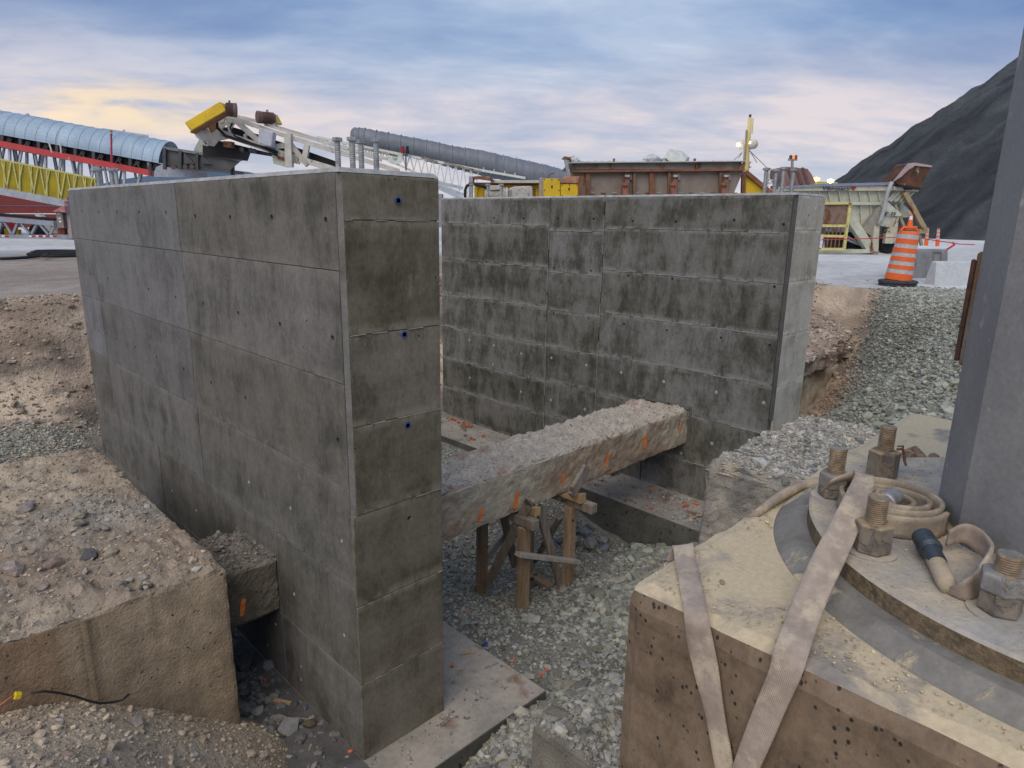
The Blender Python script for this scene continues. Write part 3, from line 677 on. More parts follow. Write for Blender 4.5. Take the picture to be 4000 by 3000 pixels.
# crumbling ledge of dirt over the end of the old beam
dl_ = thing('dirt_ledge', 'crumbling pinkish dirt ledge over the end of the old beam behind the far wall', 'dirt ledge', (11.3, 5, -1.2))
def dlf(V, Nn):
    x, y, z = V.T; n = fbm(x*1.3, y*1.3, z*1.3, 4, .6)*.16+fbm(x*5, y*5, z*5, 4, .65)*.06; k = (np.count_nonzero(np.abs(Nn) > .1, axis=1) > 1)
    W = V+Nn*(n-.14*k)[:, None]; W[:, 2] += np.where(Nn[:, 2] > .1, np.clip((y-4.3)*.30, -.1, .5)+np.clip((x-11.2)*.18, -.2, .3), 0)
    W[:, 1] += np.where(Nn[:, 1] < -.1, -np.clip((z+1.1), -1, .5)*.15-np.clip(x-12.1, 0, .6)*.7, 0); return W
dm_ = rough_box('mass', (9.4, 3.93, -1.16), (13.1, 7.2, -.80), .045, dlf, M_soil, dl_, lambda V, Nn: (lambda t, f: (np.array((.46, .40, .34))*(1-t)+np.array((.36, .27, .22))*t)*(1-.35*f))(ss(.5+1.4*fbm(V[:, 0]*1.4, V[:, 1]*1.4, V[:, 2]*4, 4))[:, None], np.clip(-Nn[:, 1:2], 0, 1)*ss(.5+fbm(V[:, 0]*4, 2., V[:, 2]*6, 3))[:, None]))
# ------------------------------------------------------------------ gravel
def greys(n, base=(.36, .355, .305), sp=.45, warm=.04):
    b = np.array(base)*np.clip(rng.normal(1, sp*.6, (n, 1)), .45, 1.9); return np.clip(b+rng.normal(0, warm*.3, (n, 1))*np.array((1, .4, -.6)), .03, .8)
def sample(x0, x1, y0, y1, n, keep):
    X = rng.uniform(x0, x1, n); Y = rng.uniform(y0, y1, n); k = keep(X, Y); return X[k], Y[k]
def lay(name, X, Y, size, cols, mt=M_stone, zfn=gz, lift=0., **k):
    return scatter(name, np.c_[X, Y, zfn(X, Y)+lift], size, mt, cols, **k)
inf1 = lambda X, Y: (X > 1.30) & (X < 3.10) & (Y > 2.70)
inf2 = lambda X, Y: (X > 6.2) & (X < 8.15) & (Y > 2.93)
instump = lambda X, Y: (X > 4.3) & (X < 6.2) & (Y < 2.4)
gb = lambda X: np.interp(X, [5, 8.8, 9.97, 11.2, 12, 12.9, 15], [9, 3.45, 3.3, 3.5, 3.8, 3.7, 3.4])
# pit floor: coarse stones towards the plinth, finer near the walls
X, Y = sample(3.05, 6.3, 1.3, 9.3, 62000, lambda X, Y: ~inf2(X, Y) & ~instump(X, Y))
co = ss((X-3.6)/1.2)*ss((4.0-Y)/1.0)
keep = rng.random(len(X)) < .62+.38*co; X, Y, co = X[keep], Y[keep], co[keep]
lay('gravel', X, Y, (.012+.017*co)*np.exp(rng.normal(0, .45, len(X)))*(1+.7*(rng.random(len(X)) < .06)), greys(len(X)), label='grey crushed stone covering the pit floor between the two walls', cat='gravel')
X, Y = sample(5.9, 14.2, -.5, 4.1, 85000, lambda X, Y: (Y < gb(X)+rng.normal(0, .12, len(X))) & (Y > -.1+.05*X) & ~inf2(X, Y) & ~instump(X, Y) & (X < 13.3+rng.normal(0, .5, len(X))))
lay('gravel', X, Y, 0.018*np.exp(rng.normal(0, .42, len(X)))*(1+.9*ss((8.5-X)/2)), greys(len(X), (.325, .335, .29), .4), label='slope of grey green crushed stone behind the far wall end', cat='gravel')
X, Y = sample(1.3, 3.6, 1.0, 2.9, 42000, lambda X, Y: ~inf1(X, Y) & ~((X > 2.25) & (X < 2.36) & (Y < 2.1)))
lay('rubble', X, Y, .0085*np.exp(rng.normal(0, .6, len(X)))*(1+.3*ss((X-2.2)/.5)), greys(len(X), (.31, .295, .255)), label='fine grey rubble heaped on and around the low buried block', cat='rubble')
X, Y = sample(-2, 3, 6.7, 9.3, 26000, lambda X, Y: (rng.random(len(X)) < .45+.5*fbm(X*1.3, Y*1.3)) & ((X < 1.7) | (Y > 9)))
lay('gravel', X, Y, .013*np.exp(rng.normal(0, .4, len(X))), greys(len(X), (.38, .37, .31)), label='thin grey gravel shelf behind the soil covered foundation', cat='gravel')
# stony dirt banks
X, Y = sample(-2, 12.5, 9.0, 11.3, 22000, lambda X, Y: (yard_t(X, Y) < .15))
lay('bank_grit', X, Y, .012*np.exp(rng.normal(0, .55, len(X))), np.array((.42, .345, .27))*rng.uniform(.5, 1.35, (len(X), 1)), M_grit, label='loose stones and clods on the far dirt bank', cat='grit')
X, Y = sample(8.3, 13, 3.0, 8, 16000, lambda X, Y: (Y > gb(X)-.1) & (yard_t(X, Y) < .3) & ~((Y > 3.95) & (Y < 4.75)))
lay('bank_grit', X, Y, .014*np.exp(rng.normal(0, .5, len(X))), np.array((.42, .33, .26))*rng.uniform(.5, 1.35, (len(X), 1)), M_grit, label='loose stones on the dirt bank behind the far wall', cat='grit')
X, Y = sample(-1.2, 1.6, 1.4, 3.75, 12000, lambda X, Y: np.ones(len(X), bool))
lay('soil_crumbs', X, Y, .0065*np.exp(rng.normal(0, .62, len(X))), np.array((.52, .43, .32))*rng.uniform(.55, 1.2, (len(X), 1)), M_grit, label='crumbs of tan soil on the mound at the bottom left', cat='grit')
X, Y = sample(11.5, 19, 2.0, 9, 1500, lambda X, Y: (yard_t(X, Y) > 0) & (rng.random(len(X)) < np.exp(-(X-12)/1.2)*1.3))
lay('scattered_stones', X, Y, .016*np.exp(rng.normal(0, .45, len(X))), greys(len(X)), label='stray stones strewn over the white dusty yard', cat='stones')
def bz(bvh, z0=3.):
    def f(X, Y):
        out = np.full(len(X), -9.)
        for i, (x, y) in enumerate(zip(X, Y)):
            h = bvh.ray_cast(Vector((x, y, z0)), Vector((0, 0, -1)))[0]
            if h: out[i] = h.z
        return out
    return f
def on_bvh(name, bvh, x0, x1, y0, y1, n, sz, base, sp, parent, keep=None, mt=M_grit, var=.5, z0=3.):
    X, Y = sample(x0, x1, y0, y1, n, keep or (lambda X, Y: np.ones(len(X), bool)))
    Z = bz(bvh, z0)(X, Y); k = Z > -8; X, Y, Z = X[k], Y[k], Z[k]
    C = np.array(base)*rng.uniform(1-sp, 1+sp, (len(X), 1))
    return scatter(name, np.c_[X, Y, Z], sz*np.exp(rng.normal(0, var, len(X))), mt, C, parent)
on_bvh('crumbs', SOIL, -2.5, 1.32, 3.72, 6.6, 9000, .006, (.40, .32, .25), .45, so_)
on_bvh('pebbles', SOIL, -1.5, 1.30, 3.75, 6.6, 2600, .012, (.36, .33, .29), .4, so_, lambda X, Y: rng.random(len(X)) < .25+.75*gpatch(X, Y))
on_bvh('aggregate', STUMP, 4.42, 6.1, .2, 2.3, 5500, .013, (.40, .385, .35), .5, ot, None, M_stone, .45)
on_bvh('aggregate', STUMP, 4.42, 6.1, .2, 2.3, 14000, .006, (.50, .44, .34), .35, ot)
BVs = BVHTree.FromObject(ob, bpy.context.evaluated_depsgraph_get())
on_bvh('crumbs', BVs, 2.45, 7.0, 4.02, 4.67, 8000, .0048, (.48, .43, .365), .35, ob, None, M_grit, .5, -.9)
on_bvh('crumbs', BL, 1.3, 1.8, 4.1, 4.67, 700, .008, (.22, .20, .17), .4, obl, None, M_grit, .5, -.9)
BK = BVHTree.FromObject(lkb_, bpy.context.evaluated_depsgraph_get())
on_bvh('rubble', BK, 2.31, 2.62, .82, 2.06, 2600, .011, (.33, .315, .275), .5, lkb_, None, M_stone, .55, -1.)
on_bvh('rubble', BK, 2.28, 2.62, .82, 2.08, 2600, .005, (.33, .31, .27), .4, lkb_, None, M_grit, .5, -1.)
BD1 = BVHTree.FromObject(dm_, bpy.context.evaluated_depsgraph_get())
on_bvh('crumbs', BD1, 9.5, 13.1, 3.5, 6.5, 8000, .018, (.42, .37, .31), .4, dm_)
# litter on the footings
flat = lambda z: (lambda X, Y: np.full(len(X), z))
MB().box((1.35, 2.9, ZB+.001), (1.80, 8.4, ZB+.006)).build('dark_slab_film', mat('dark_film', (.13, .125, .12), (.075, .072, .07), s=6, bump=.6, tex='pos'), kind='stuff')  # thin darker sheet over the slab in the slot
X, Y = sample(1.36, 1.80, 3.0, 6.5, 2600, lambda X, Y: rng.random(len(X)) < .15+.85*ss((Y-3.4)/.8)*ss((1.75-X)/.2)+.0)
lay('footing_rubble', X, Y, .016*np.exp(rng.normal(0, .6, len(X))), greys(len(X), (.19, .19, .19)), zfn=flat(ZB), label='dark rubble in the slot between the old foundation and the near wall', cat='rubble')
X, Y = sample(1.36, 3.08, 2.73, 6, 5200, lambda X, Y: ((X > 2.46) | (Y < 3.04)) & (rng.random(len(X)) < .25+.75*(np.abs(Y-2.98) < .07)+.5*(X < 1.8)))
lay('footing_grit', X, Y, .006*np.exp(rng.normal(0, .6, len(X))), greys(len(X), (.30, .28, .25)), M_grit, zfn=flat(ZB), label='chips and grit scattered on the near footing slab', cat='grit')
X, Y = sample(6.26, 6.98, 2.97, 8.7, 2600, lambda X, Y: rng.random(len(X)) < .3+.7*ss((4.6-Y)/.6))
lay('footing_grit', X, Y, .010*np.exp(rng.normal(0, .6, len(X))), greys(len(X), (.30, .29, .28)), M_grit, zfn=flat(Z2B), label='chips and grit scattered on the far footing', cat='grit')
# ------------------------------------------------------------------ foreground: bolted plinth, tower column, hoses
M_pl = concrete_mat('plinth_concrete', (.215, .16, .108), (.082, .056, .036), (.140, .100, .066), 2.6, .9, .0, 46.)
def sandy(name, c, c2, sand, t=(.42, .52), ssc=5., **k):
    """surface with settled sand: coverage by noise, thicker relief where it lies"""
    m = mat(name, c, c2, **k); m = m.copy(); m.name = name; nt = m.node_tree; b = nt.nodes['Principled BSDF']
    vec = coords(nt); n = noise(nt, vec, ssc, 8, .62, .4); f = sstep(nt, n, *t)
    g = N(nt, 'ShaderNodeNewGeometry'); up = sstep(nt, N(nt, 'ShaderNodeSeparateXYZ', inp={0: g.outputs['Normal']}).outputs[2], .35, .8)
    f2 = mathn(nt, 'MULTIPLY', f, mathn(nt, 'ADD', mathn(nt, 'MULTIPLY', up, .75), .25))
    old = b.inputs['Base Color'].links[0].from_socket
    sc_ = ramp(nt, noise(nt, vec, 60, 4, .7), [(.3, tuple(k_*.78 for k_ in sand)), (.7, sand)])
    nt.links.new(mixc(nt, f2, old, sc_), b.inputs['Base Color'])
    h = mathn(nt, 'ADD', mathn(nt, 'MULTIPLY', f, 1.6), mathn(nt, 'MULTIPLY', noise(nt, vec, 90, 5, .7), .6))
    bn = N(nt, 'ShaderNodeBump', inp={'Strength': .6, 'Distance': .006, 'Height': h}); nt.links.new(bn.outputs[0], b.inputs['Normal'])
    MATS[name] = m; return m
SAND = (.60, .50, .335)
M_ptop = sandy('sandy_plinth_top', (.32, .29, .26), (.22, .20, .18), SAND, (.30, .47), 3.6, s=4)
M_fl = sandy('sandy_flange_top', (.40, .38, .34), (.26, .25, .235), (.56, .48, .36), (.38, .62), 3.8, s=5, metal=0.)
M_flside = mat('rusty_flange_edge', (.22, .155, .085), (.085, .068, .052), s=14, bump=.8, bs=60, rust=(.23, .175, .11), rust_t=(.45, .6), rust_s=9)
M_grout = sandy('grout_ring', (.25, .24, .215), (.15, .143, .128), SAND, (.52, .60), 4.5, s=6)
M_bolt = sandy('dusty_bolt_steel', (.27, .265, .255), (.15, .145, .14), (.42, .31, .17), (.5, .6), 14., s=20)
M_thr = mat('rusty_thread', (.33, .255, .17), (.17, .125, .085), s=40, rough=.75)
M_nutdirt = sandy('dirt_caked_nut', (.20, .19, .18), (.11, .10, .09), (.37, .28, .16), (.40, .50), 16., s=20)
plt = thing('concrete_plinth', 'massive brown concrete plinth with sand on top, under the steel column in the foreground', 'concrete plinth', (1.32, .89, -1.8))
PX0, PY1, PZ = 1.30, .89, .20
bm = bmesh.new(); bmesh.ops.create_cube(bm, size=1, matrix=Matrix.Translation((PX0+1.2, PY1-1.5, (PZ-1.75)/2)) @ Matrix.Diagonal((2.4, 3.0, PZ+1.75, 1)))
bmesh.ops.bevel(bm, geom=[e for e in bm.edges if all(abs(v.co.z-PZ) < 1e-4 for v in e.verts) or (all(abs(v.co.x-PX0) < 1e-4 for v in e.verts) and all(abs(v.co.y-PY1) < 1e-4 for v in e.verts))], offset=.05, segments=2, affect='EDGES', profile=.5)
bmesh.ops.subdivide_edges(bm, edges=bm.edges[:], cuts=40, use_grid_fill=True)
for v in bm.verts:
    n_ = float(fbm(v.co.x*5, v.co.y*5, v.co.z*5, 3))*.004 + (-.010*abs(float(vn(v.co.x*14, v.co.y*14, v.co.z*14)))*(v.co.z > .13 and (v.co.x < 1.37 or v.co.y > .83))); v.co += Vector((n_, n_, n_*.6))
me = bpy.data.meshes.new('body'); bm.to_mesh(me); bm.free(); me.materials.append(M_pl); me.materials.append(M_ptop)
for p in me.polygons: p.material_index = 1 if p.normal.z > .55 else 0
me.shade_flat(); ob_ = link('body', me, None, plt)
FC = (2.2, .03)
MB().lathe((FC[0], FC[1], PZ-.01), [(.80, 0), (.79, .015), (.745, .05), (.60, .05)], 96).build('grout_ring', M_grout, plt, smooth=False)
colm = thing('steel_column', 'tall galvanised twelve-sided steel column bolted to the plinth at the right edge', 'steel column', (2.25, .03, .28))
fl = MB().lathe((FC[0], FC[1], PZ+.03), [(.705, 0), (.705, .055), (.698, .063), (.0, .063)], 120)
o = fl.build('base_flange', M_fl, colm); o.data.materials.append(M_flside)
for p in o.data.polygons: p.material_index = 0 if abs(p.normal.z) > .5 else 1
M_col = mat('weathered_galvanised_shaft', (.29, .292, .29), (.16, .163, .168), s=3.4, rough=.55, metal=.12, bump=.1, bs=90, stretch=(1.2, 1.2, .6), spots=(.37, .37, .36), spot_s=16., spot_t=(.66, .74), lo=.25, hi=.75, spec=.4)
cx_, cy_ = 2.235, .055; R12 = .36; rot0 = math.radians(133)
ring = lambda R, z: [(cx_+R*math.cos(rot0+k*math.pi/6), cy_+R*math.sin(rot0+k*math.pi/6), z) for k in range(12)]
zs = [.262, .30, 1.2, 2.6, 4.5, 7.5]; V = []; F = []
for z in zs: V += ring(R12+.0, z)
for i in range(len(zs)-1):
    for k in range(12): F.append((i*12+k, i*12+(k+1) % 12, i*12+12+(k+1) % 12, i*12+12+k))
MB().add(V, F).build('shaft', M_col, colm, bevel=0)
wb = MB().add(ring(R12+.02, .285)+ring(R12+.014, .30)+ring(R12-.004, .312), [(i*12+k, i*12+(k+1) % 12, i*12+12+(k+1) % 12, i*12+12+k) for i in range(2) for k in range(12)]); wb.build('weld_bead', M_bolt, colm)
# door frame plate with rusty rim on the left facet of the column
fa, fb_ = Vector(ring(R12, 0)[11]), Vector(ring(R12, 0)[0])
a_, b2 = atd(*D(2066, 790), 2.19), atd(*D(2112, 545), 2.19)
ctr = (fa+fb_)/2; dl = fa - Vector((cx_, cy_, 0)); nrm = dl.normalized(); ctr = fa-nrm*.004
sdv = Vector((-nrm.y, nrm.x, 0))
hs = MB().box((-.006, -.075, 0), (.012, -.005, b2.z-a_.z)); hs.v = [tuple(ctr+nrm*(v[0]+.0)+sdv*v[1]+Vector((0, 0, a_.z+v[2]))) for v in hs.v]
hs.build('door_frame', mat('sandy_brown_steel', (.20, .165, .13), (.08, .065, .055), s=10, rust=(.20, .10, .05), rust_t=(.5, .6), bump=.5), colm, bevel=.006)
hs = MB().box((.012, -.060, .01), (.024, -.015, b2.z-a_.z-.02)); hs.v = [tuple(ctr+nrm*v[0]+sdv*v[1]+Vector((0, 0, a_.z+v[2]))) for v in hs.v]
hs.build('rusty_edge', mat('dark_rust', (.13, .06, .035), (.05, .028, .02), s=20, bump=.6), colm, bevel=.004)
# four foundation bolts with doubled nuts
def fbolt(x, y, r, top, nuts, label, washer=True):
    b = bpy.data.objects.new('foundation_bolt', None); col.objects.link(b); b.location = (x, y, .293); b.empty_display_size = .05
    b.parent = colm; b.matrix_parent_inverse = INV[colm.name]; INV[b.name] = Matrix.Translation((-x, -y, -.293)) ; b['label'] = label
    z = .2935
    if washer:
        MB().lathe((x, y, z-.001), [(r*2.45, 0), (r*2.45, .005), (0, .005)], 36).build('washer', M_fl, b, smooth=False); z += .005
    for k, (hh, sc_, ang) in enumerate(nuts):
        n_ = MB().lathe((x, y, z), [(r*1.72*sc_, 0), (r*1.84*sc_, .004), (r*1.84*sc_, hh-.005), (r*1.62*sc_, hh)], 6, rot=ang)
        n_.build('nut', M_nutdirt if k == 0 else M_bolt, b, bevel=.0015); z += hh
    prof = [(r*.93, -.02)]; n = int((top-z)/.0055)
    for k in range(n): q = (top-z-.006)*k/n; prof += [(r, q), (r*.85, q+.0028)]
    prof += [(r, top-z-.006), (r*.94, top-z), (0, top-z)]
    o = MB().lathe((x, y, z), prof, 20).build('threaded_rod', M_thr, b); o.data.materials.append(M_bolt)
    for p in o.data.polygons: p.material_index = 1 if (p.normal.z > .9 and p.center.z > top-.01) else 0
fbolt(1.652, .165, .0245, .433, [(.050, .93, .2), (.042, 1.08, .5)], 'nearest foundation bolt, at the right edge of the picture')
fbolt(1.745, .452, .0245, .444, [(.076, 1.0, .9)], 'foundation bolt in front of the coiled hose')
fbolt(2.03, .652, .0245, .452, [(.030, .95, .1), (.046, 1.0, .35)], 'foundation bolt on the left rim of the flange beside the folded strap')
fbolt(2.31, .602, .0245, .472, [(.092, 1.05, .2)], 'rearmost foundation bolt with a scrap of frayed cord round it')
cd = MB(); p0 = Vector((2.335, .575, .395))
cd.tube([p0+Vector(q) for q in ((0,0,0),(.012,-.012,.002),(.02,-.018,-.015),(.024,-.02,-.035),(.022,-.028,-.055))], [.004,.005,.004,.005,.003], 5)
cd.tube([p0+Vector(q) for q in ((.0,0,.01),(.010,-.014,.012),(.02,-.012,.0),(.02,-.022,-.025))], .003, 5)
tag(cd.build('frayed_cord', mat('brown_cord', (.20, .11, .07), (.10, .06, .04), s=60)), 'scrap of frayed brown cord tied round the rearmost foundation bolt', 'cord')

# canvas lay-flat hoses
def canvas(name, c, c2, sand=None, wsc=210., ang=.6):
    m = mat(name, c, c2, s=7, bump=0); nt = m.node_tree; b = nt.nodes['Principled BSDF']
    uv = N(nt, 'ShaderNodeTexCoord').outputs['UV']; mp = N(nt, 'ShaderNodeMapping', inp={0: uv, 2: (0, 0, ang)}).outputs[0]
    wv = N(nt, 'ShaderNodeTexWave', bands_direction='X', inp={'Vector': mp, 'Scale': wsc, 'Distortion': .6, 'Detail': 2, 'Detail Scale': 3.}).outputs[1]
    h = mathn(nt, 'ADD', mathn(nt, 'MULTIPLY', wv, .45), mathn(nt, 'MULTIPLY', noise(nt, coords(nt), 90, 4, .7), .5))
    bn = N(nt, 'ShaderNodeBump', inp={'Strength': .55, 'Distance': .003, 'Height': h}); nt.links.new(bn.outputs[0], b.inputs['Normal'])
    old = b.inputs['Base Color'].links[0].from_socket
    c3 = mixc(nt, .5, old, ramp(nt, wv, [(0., .88), (1., 1.08)]), 'MULTIPLY')
    if sand: c3 = mixc(nt, sstep(nt, noise(nt, coords(nt), 6, 6, .7), .48, .62), c3, sand)
    nt.links.new(c3, b.inputs['Base Color']); b.inputs['Roughness'].default_value = .95; return m
M_cv = canvas('canvas_hose', (.43, .36, .30), (.29, .235, .19), (.52, .44, .33), 80.)
M_cv2 = canvas('canvas_hose_clean', (.36, .305, .25), (.24, .20, .155), (.45, .38, .28), 65., 1.1)
def ribbon(name, L, Rr, th, material, parent=None, sub=6, sag=0.):
    """flat strip between two edge polylines, smooth, with thickness and rounded folded edges"""
    def cr(pts, n):
        P_ = [Vector(p) for p in pts]; out = []
        for i in range(len(P_)-1):
            a, b, c, d = P_[max(i-1, 0)], P_[i], P_[i+1], P_[min(i+2, len(P_)-1)]
            for k in range(n):
                t = k/n; out.append(.5*((2*b)+(c-a)*t+(2*a-5*b+4*c-d)*t*t+(3*b-a-3*c+d)*t**3))
        return out+[P_[-1]]
    A, B = cr(L, sub), cr(Rr, sub); n = len(A); us = [0, .04, .25, .5, .75, .96, 1]; V = []; F = []; UV = []
    d = 0; ds = [0]
    for i in range(1, n): d += (A[i]-A[i-1]).length; ds.append(d)
    k = len(us)
    for i in range(n):
        t = (A[min(i+1, n-1)]-A[max(i-1, 0)]); s_ = B[i]-A[i]; nn = t.cross(s_); nn = nn.normalized() if nn.length > 1e-9 else Vector((0, 0, 1))
        for side in (1, -1):
            for u_ in us:
                e = .35 if u_ in (0, 1) else (.9 if u_ in (.04, .96) else 1.)
                wv = float(vn(ds[i]*22, u_*2.3, 4.))*.0012
                V.append(A[i]+s_*u_+nn*(side*th/2*e+wv+th*.25*(u_ in (.04, .96))*side))
                UV.append((u_*s_.length, ds[i]))
    for i in range(n-1):
        o0, o1 = i*2*k, (i+1)*2*k
        for j in range(k-1):
            F.append((o0+j, o0+j+1, o1+j+1, o1+j)); F.append((o0+k+j+1, o0+k+j, o1+k+j, o1+k+j+1))
        F.append((o0+k, o0, o1, o1+k)); F.append((o0+k-1, o0+2*k-1, o1+2*k-1, o1+k-1))
    for o0 in (0, (n-1)*2*k):
        for j in range(k-1): F.append((o0+j, o0+k+j, o0+k+j+1, o0+j+1))
    me = bpy.data.meshes.new(name); me.from_pydata([tuple(v) for v in V], [], F); uvl = me.uv_layers.new(name='UVMap')
    for l in me.loops: uvl.data[l.index].uv = UV[l.vertex_index]
    bm = bmesh.new(); bm.from_mesh(me); bmesh.ops.recalc_face_normals(bm, faces=bm.faces); bm.to_mesh(me); bm.free()
    me.shade_smooth(); return link(name, me, material, parent)
# narrow strap folded over the far left corner of the plinth
z1 = PZ+.008
Ls = [onz(*D(1452, 1181), z1+.004), onz(*D(1458, 1215), z1+.004), onz(*D(1468, 1270), z1), onz(*D(1477, 1325), z1-.004)]; Rs_ = [onz(*D(1497, 1176), z1+.004), onz(*D(1503, 1210), z1+.004), onz(*D(1519, 1275), z1), onz(*D(1530, 1335), z1)]
xh = PX0-.012
L2 = [onx(*D(*q), xh-.004) for q in ((1484, 1380), (1497, 1440), (1513, 1500), (1528, 1560), (1545, 1655), (1551, 1700))]
R2 = [onx(*D(*q), xh-.004) for q in ((1540, 1385), (1551, 1440), (1559, 1500), (1568, 1560), (1583, 1645), (1588, 1700))]
dn = [onz(*D(1450, 1181), z1+.004)+Vector((.0, .010, -.05))]; dn2 = [onz(*D(1497, 1176), z1+.004)+Vector((0, .010, -.05))]
s1 = ribbon('hose_strap', dn+Ls+L2, dn2+Rs_+R2, .007, M_cv)
tag(s1, 'narrow sand coloured flat hose hanging over the left corner of the plinth', 'flat hose', 'flat canvas hoses on the plinth')
# wide strap from the bolts over the flange down the plinth face
L = [onz(*D(1772, 1062), .31), onz(*D(1800, 1035), .375), onz(*D(1846, 1019), .40), onz(*D(1822, 1075), .385), onz(*D(1790, 1135), .35), onz(*D(1752, 1205), .305), onz(*D(1722, 1275), .262), onz(*D(1697, 1335), .232), onz(*D(1672, 1400), .214), onx(*D(1660, 1450), PX0-.016), onx(*D(1632, 1520), PX0-.02), onx(*D(1605, 1590), PX0-.022), onx(*D(1570, 1690), PX0-.024)]
Rr = [onz(*D(1850, 1050), .30), onz(*D(1872, 1035), .365), onz(*D(1889, 1033), .395), onz(*D(1880, 1085), .385), onz(*D(1858, 1140), .352), onz(*D(1830, 1205), .312), onz(*D(1795, 1280), .275), onz(*D(1772, 1340), .238), onz(*D(1750, 1405), .214), onx(*D(1731, 1462), PX0-.016), onx(*D(1700, 1530), PX0-.02), onx(*D(1672, 1595), PX0-.022), onx(*D(1628, 1690), PX0-.024)]
s2 = ribbon('hose_strap', L, Rr, .008, M_cv)
tag(s2, 'broad twill canvas hose draped from the bolts down across the flange and plinth', 'flat hose', 'flat canvas hoses on the plinth')
# coil of the same hose standing on edge
cc_ = onz(*D(1917, 1112), .30); ct = []
for i in range(150):
    t = i/149; th = 2*math.pi*3.6*t+.8; r = .040+.108*t+.006*math.sin(th*2.3)
    ct.append((cc_.x+.015+r*math.cos(th)*1.02, cc_.y+r*math.sin(th)*.98, .296+.004*math.sin(th)))
lo_ = [Vector(p) for p in ct]; hi_ = [Vector(p)+Vector((0, 0, .052+.008*math.sin(i*.13)+.012*(i/150))) for i, p in enumerate(ct)]
s3 = ribbon('hose_coil', lo_, hi_, .010, M_cv2, sub=2)
tag(s3, 'flat canvas hose rolled into a spiral coil beside the column', 'hose coil', 'flat canvas hoses on the plinth')
cpl = mat('cast_coupling', (.40, .41, .43), (.25, .255, .27), s=30, rough=.5, metal=.5, bump=.3)
ca, cb_ = onz(*D(1895, 1098), .335), onz(*D(1938, 1068), .345)
ax = (cb_-ca).normalized(); ln = (cb_-ca).length
co_ = MB().lathe(ca, [(.022, 0), (.026, .002), (.026, ln*.35), (.029, ln*.38), (.029, ln*.45), (.025, ln*.5), (.025, ln*.9), (.021, ln*.92), (0, ln*.92)], 22, ax)
tag(co_.build('hose_coupling', cpl, smooth=False), 'grey metal hose coupling lying inside the coiled hose', 'hose coupling')
# tail of hose running left behind the plinth top
tl = [onz(*D(x, y), z) for x, y, z in ((1792, 1040, .262), (1762, 1042, .245), (1725, 1052, .226), (1690, 1070, .218), (1660, 1090, .212), (1635, 1110, .205), (1600, 1128, .16))]
tb = MB().tube(tl, [.011, .017, .018, .017, .015, .013, .010], 10)
tag(tb.build('hose_tail', M_cv2, smooth=True), 'narrow rolled end of canvas hose trailing across the sandy plinth top', 'flat hose', 'flat canvas hoses on the plinth')
# dark coupling with folded hose end, near the front bolt
dc = mat('dark_coupling', (.09, .11, .125), (.045, .055, .065), s=25, rough=.45, metal=.6, bump=.3)
ca, cb_ = onz(*D(1992, 1158), .335), onz(*D(2020, 1205), .325); ax = (cb_-ca).normalized(); ln = (cb_-ca).length
he_ = thing('hose_end', 'dark metal coupling on a folded loop of canvas hose, next to the nearest foundation bolt', 'hose end', tuple(cb_))
MB().lathe(ca, [(.0, 0), (.022, 0), (.0255, .004), (.0255, ln*.35), (.023, ln*.40), (.028, ln*.5), (.028, ln*.62), (.022, ln*.72), (.020, ln*1.2)], 24, ax).build('coupling', dc, he_)
tl = [onz(*D(x, y), z) for x, y, z in ((2014, 1196, .325), (2030, 1225, .316), (2046, 1255, .306), (2052, 1278, .300))]
tr = [p+Vector((.030, -.014, .004)) for p in tl]; tl = [p-Vector((.016, -.008, .0)) for p in tl]
MB().tube([onz(*D(x, y), z) for x, y, z in ((2012, 1192, .326), (2026, 1222, .318), (2042, 1255, .310), (2050, 1276, .303))], [.020, .020, .021, .015], 14).build('wrapped_end', canvas('frayed_wrap', (.50, .42, .31), (.34, .28, .20), None, 80.), he_, smooth=True)
bp = [((2046, 1280), .294), ((2085, 1298), .294), ((2112, 1290), .294), ((2135, 1258), .296), ((2138, 1225), .30), ((2108, 1190), .31), ((2078, 1172), .315), ((2045, 1180), .31)]
bl_ = [onz(*D(*q), z) for q, z in bp]; tp_ = [p+Vector((0, 0, hgt))+Vector(off) for p, hgt, off in zip(bl_, (.012, .050, .060, .066, .060, .056, .052, .045), ((0,0,0),(-.010,.01,0),(-.004,.012,0),(.006,.012,0),(.01,.008,0),(.01,0,0),(0,0,0),(0,0,0)))]
ribbon('folded_loop', bl_, tp_, .007, M_cv, he_, 8)
# rusty clamp behind the plinth top
rc_ = MB().tube([onz(*D(x, y), .24) for x, y in ((1945, 1000), (1962, 985), (1975, 978), (1990, 992), (2005, 998), (2018, 990))], [.02, .028, .03, .022, .018, .022], 8)
tag(rc_.build('rusty_bracket', mat('rust_sandy', (.34, .24, .15), (.15, .08, .045), s=16, bump=.7)), 'bent rusty bracket lying behind the sandy plinth top by the column', 'bracket')
X, Y = sample(1.34, 2.6, -.2, .86, 5200, lambda X, Y: (np.hypot(X-FC[0], Y-FC[1]) > .80) & (fbm(X*3, Y*3) > -.25))
lay('sand_grains', X, Y, .0022*np.exp(rng.normal(0, .5, len(X))), np.array((.60, .50, .34))*rng.uniform(.5, 1.15, (len(X), 1)), M_grit, zfn=flat(PZ+.003), label='coarse sand grains on top of the plinth', cat='sand')
ang = rng.uniform(0, 6.28, 2600); rr = rng.uniform(.36, .70, 2600); X, Y = FC[0]+rr*np.cos(ang), FC[1]+rr*np.sin(ang)
lay('sand_grains', X, Y, .0018*np.exp(rng.normal(0, .5, len(X))), np.array((.56, .48, .36))*rng.uniform(.5, 1.15, (len(X), 1)), M_grit, zfn=flat(.2935), label='coarse sand grains on the column base flange', cat='sand')

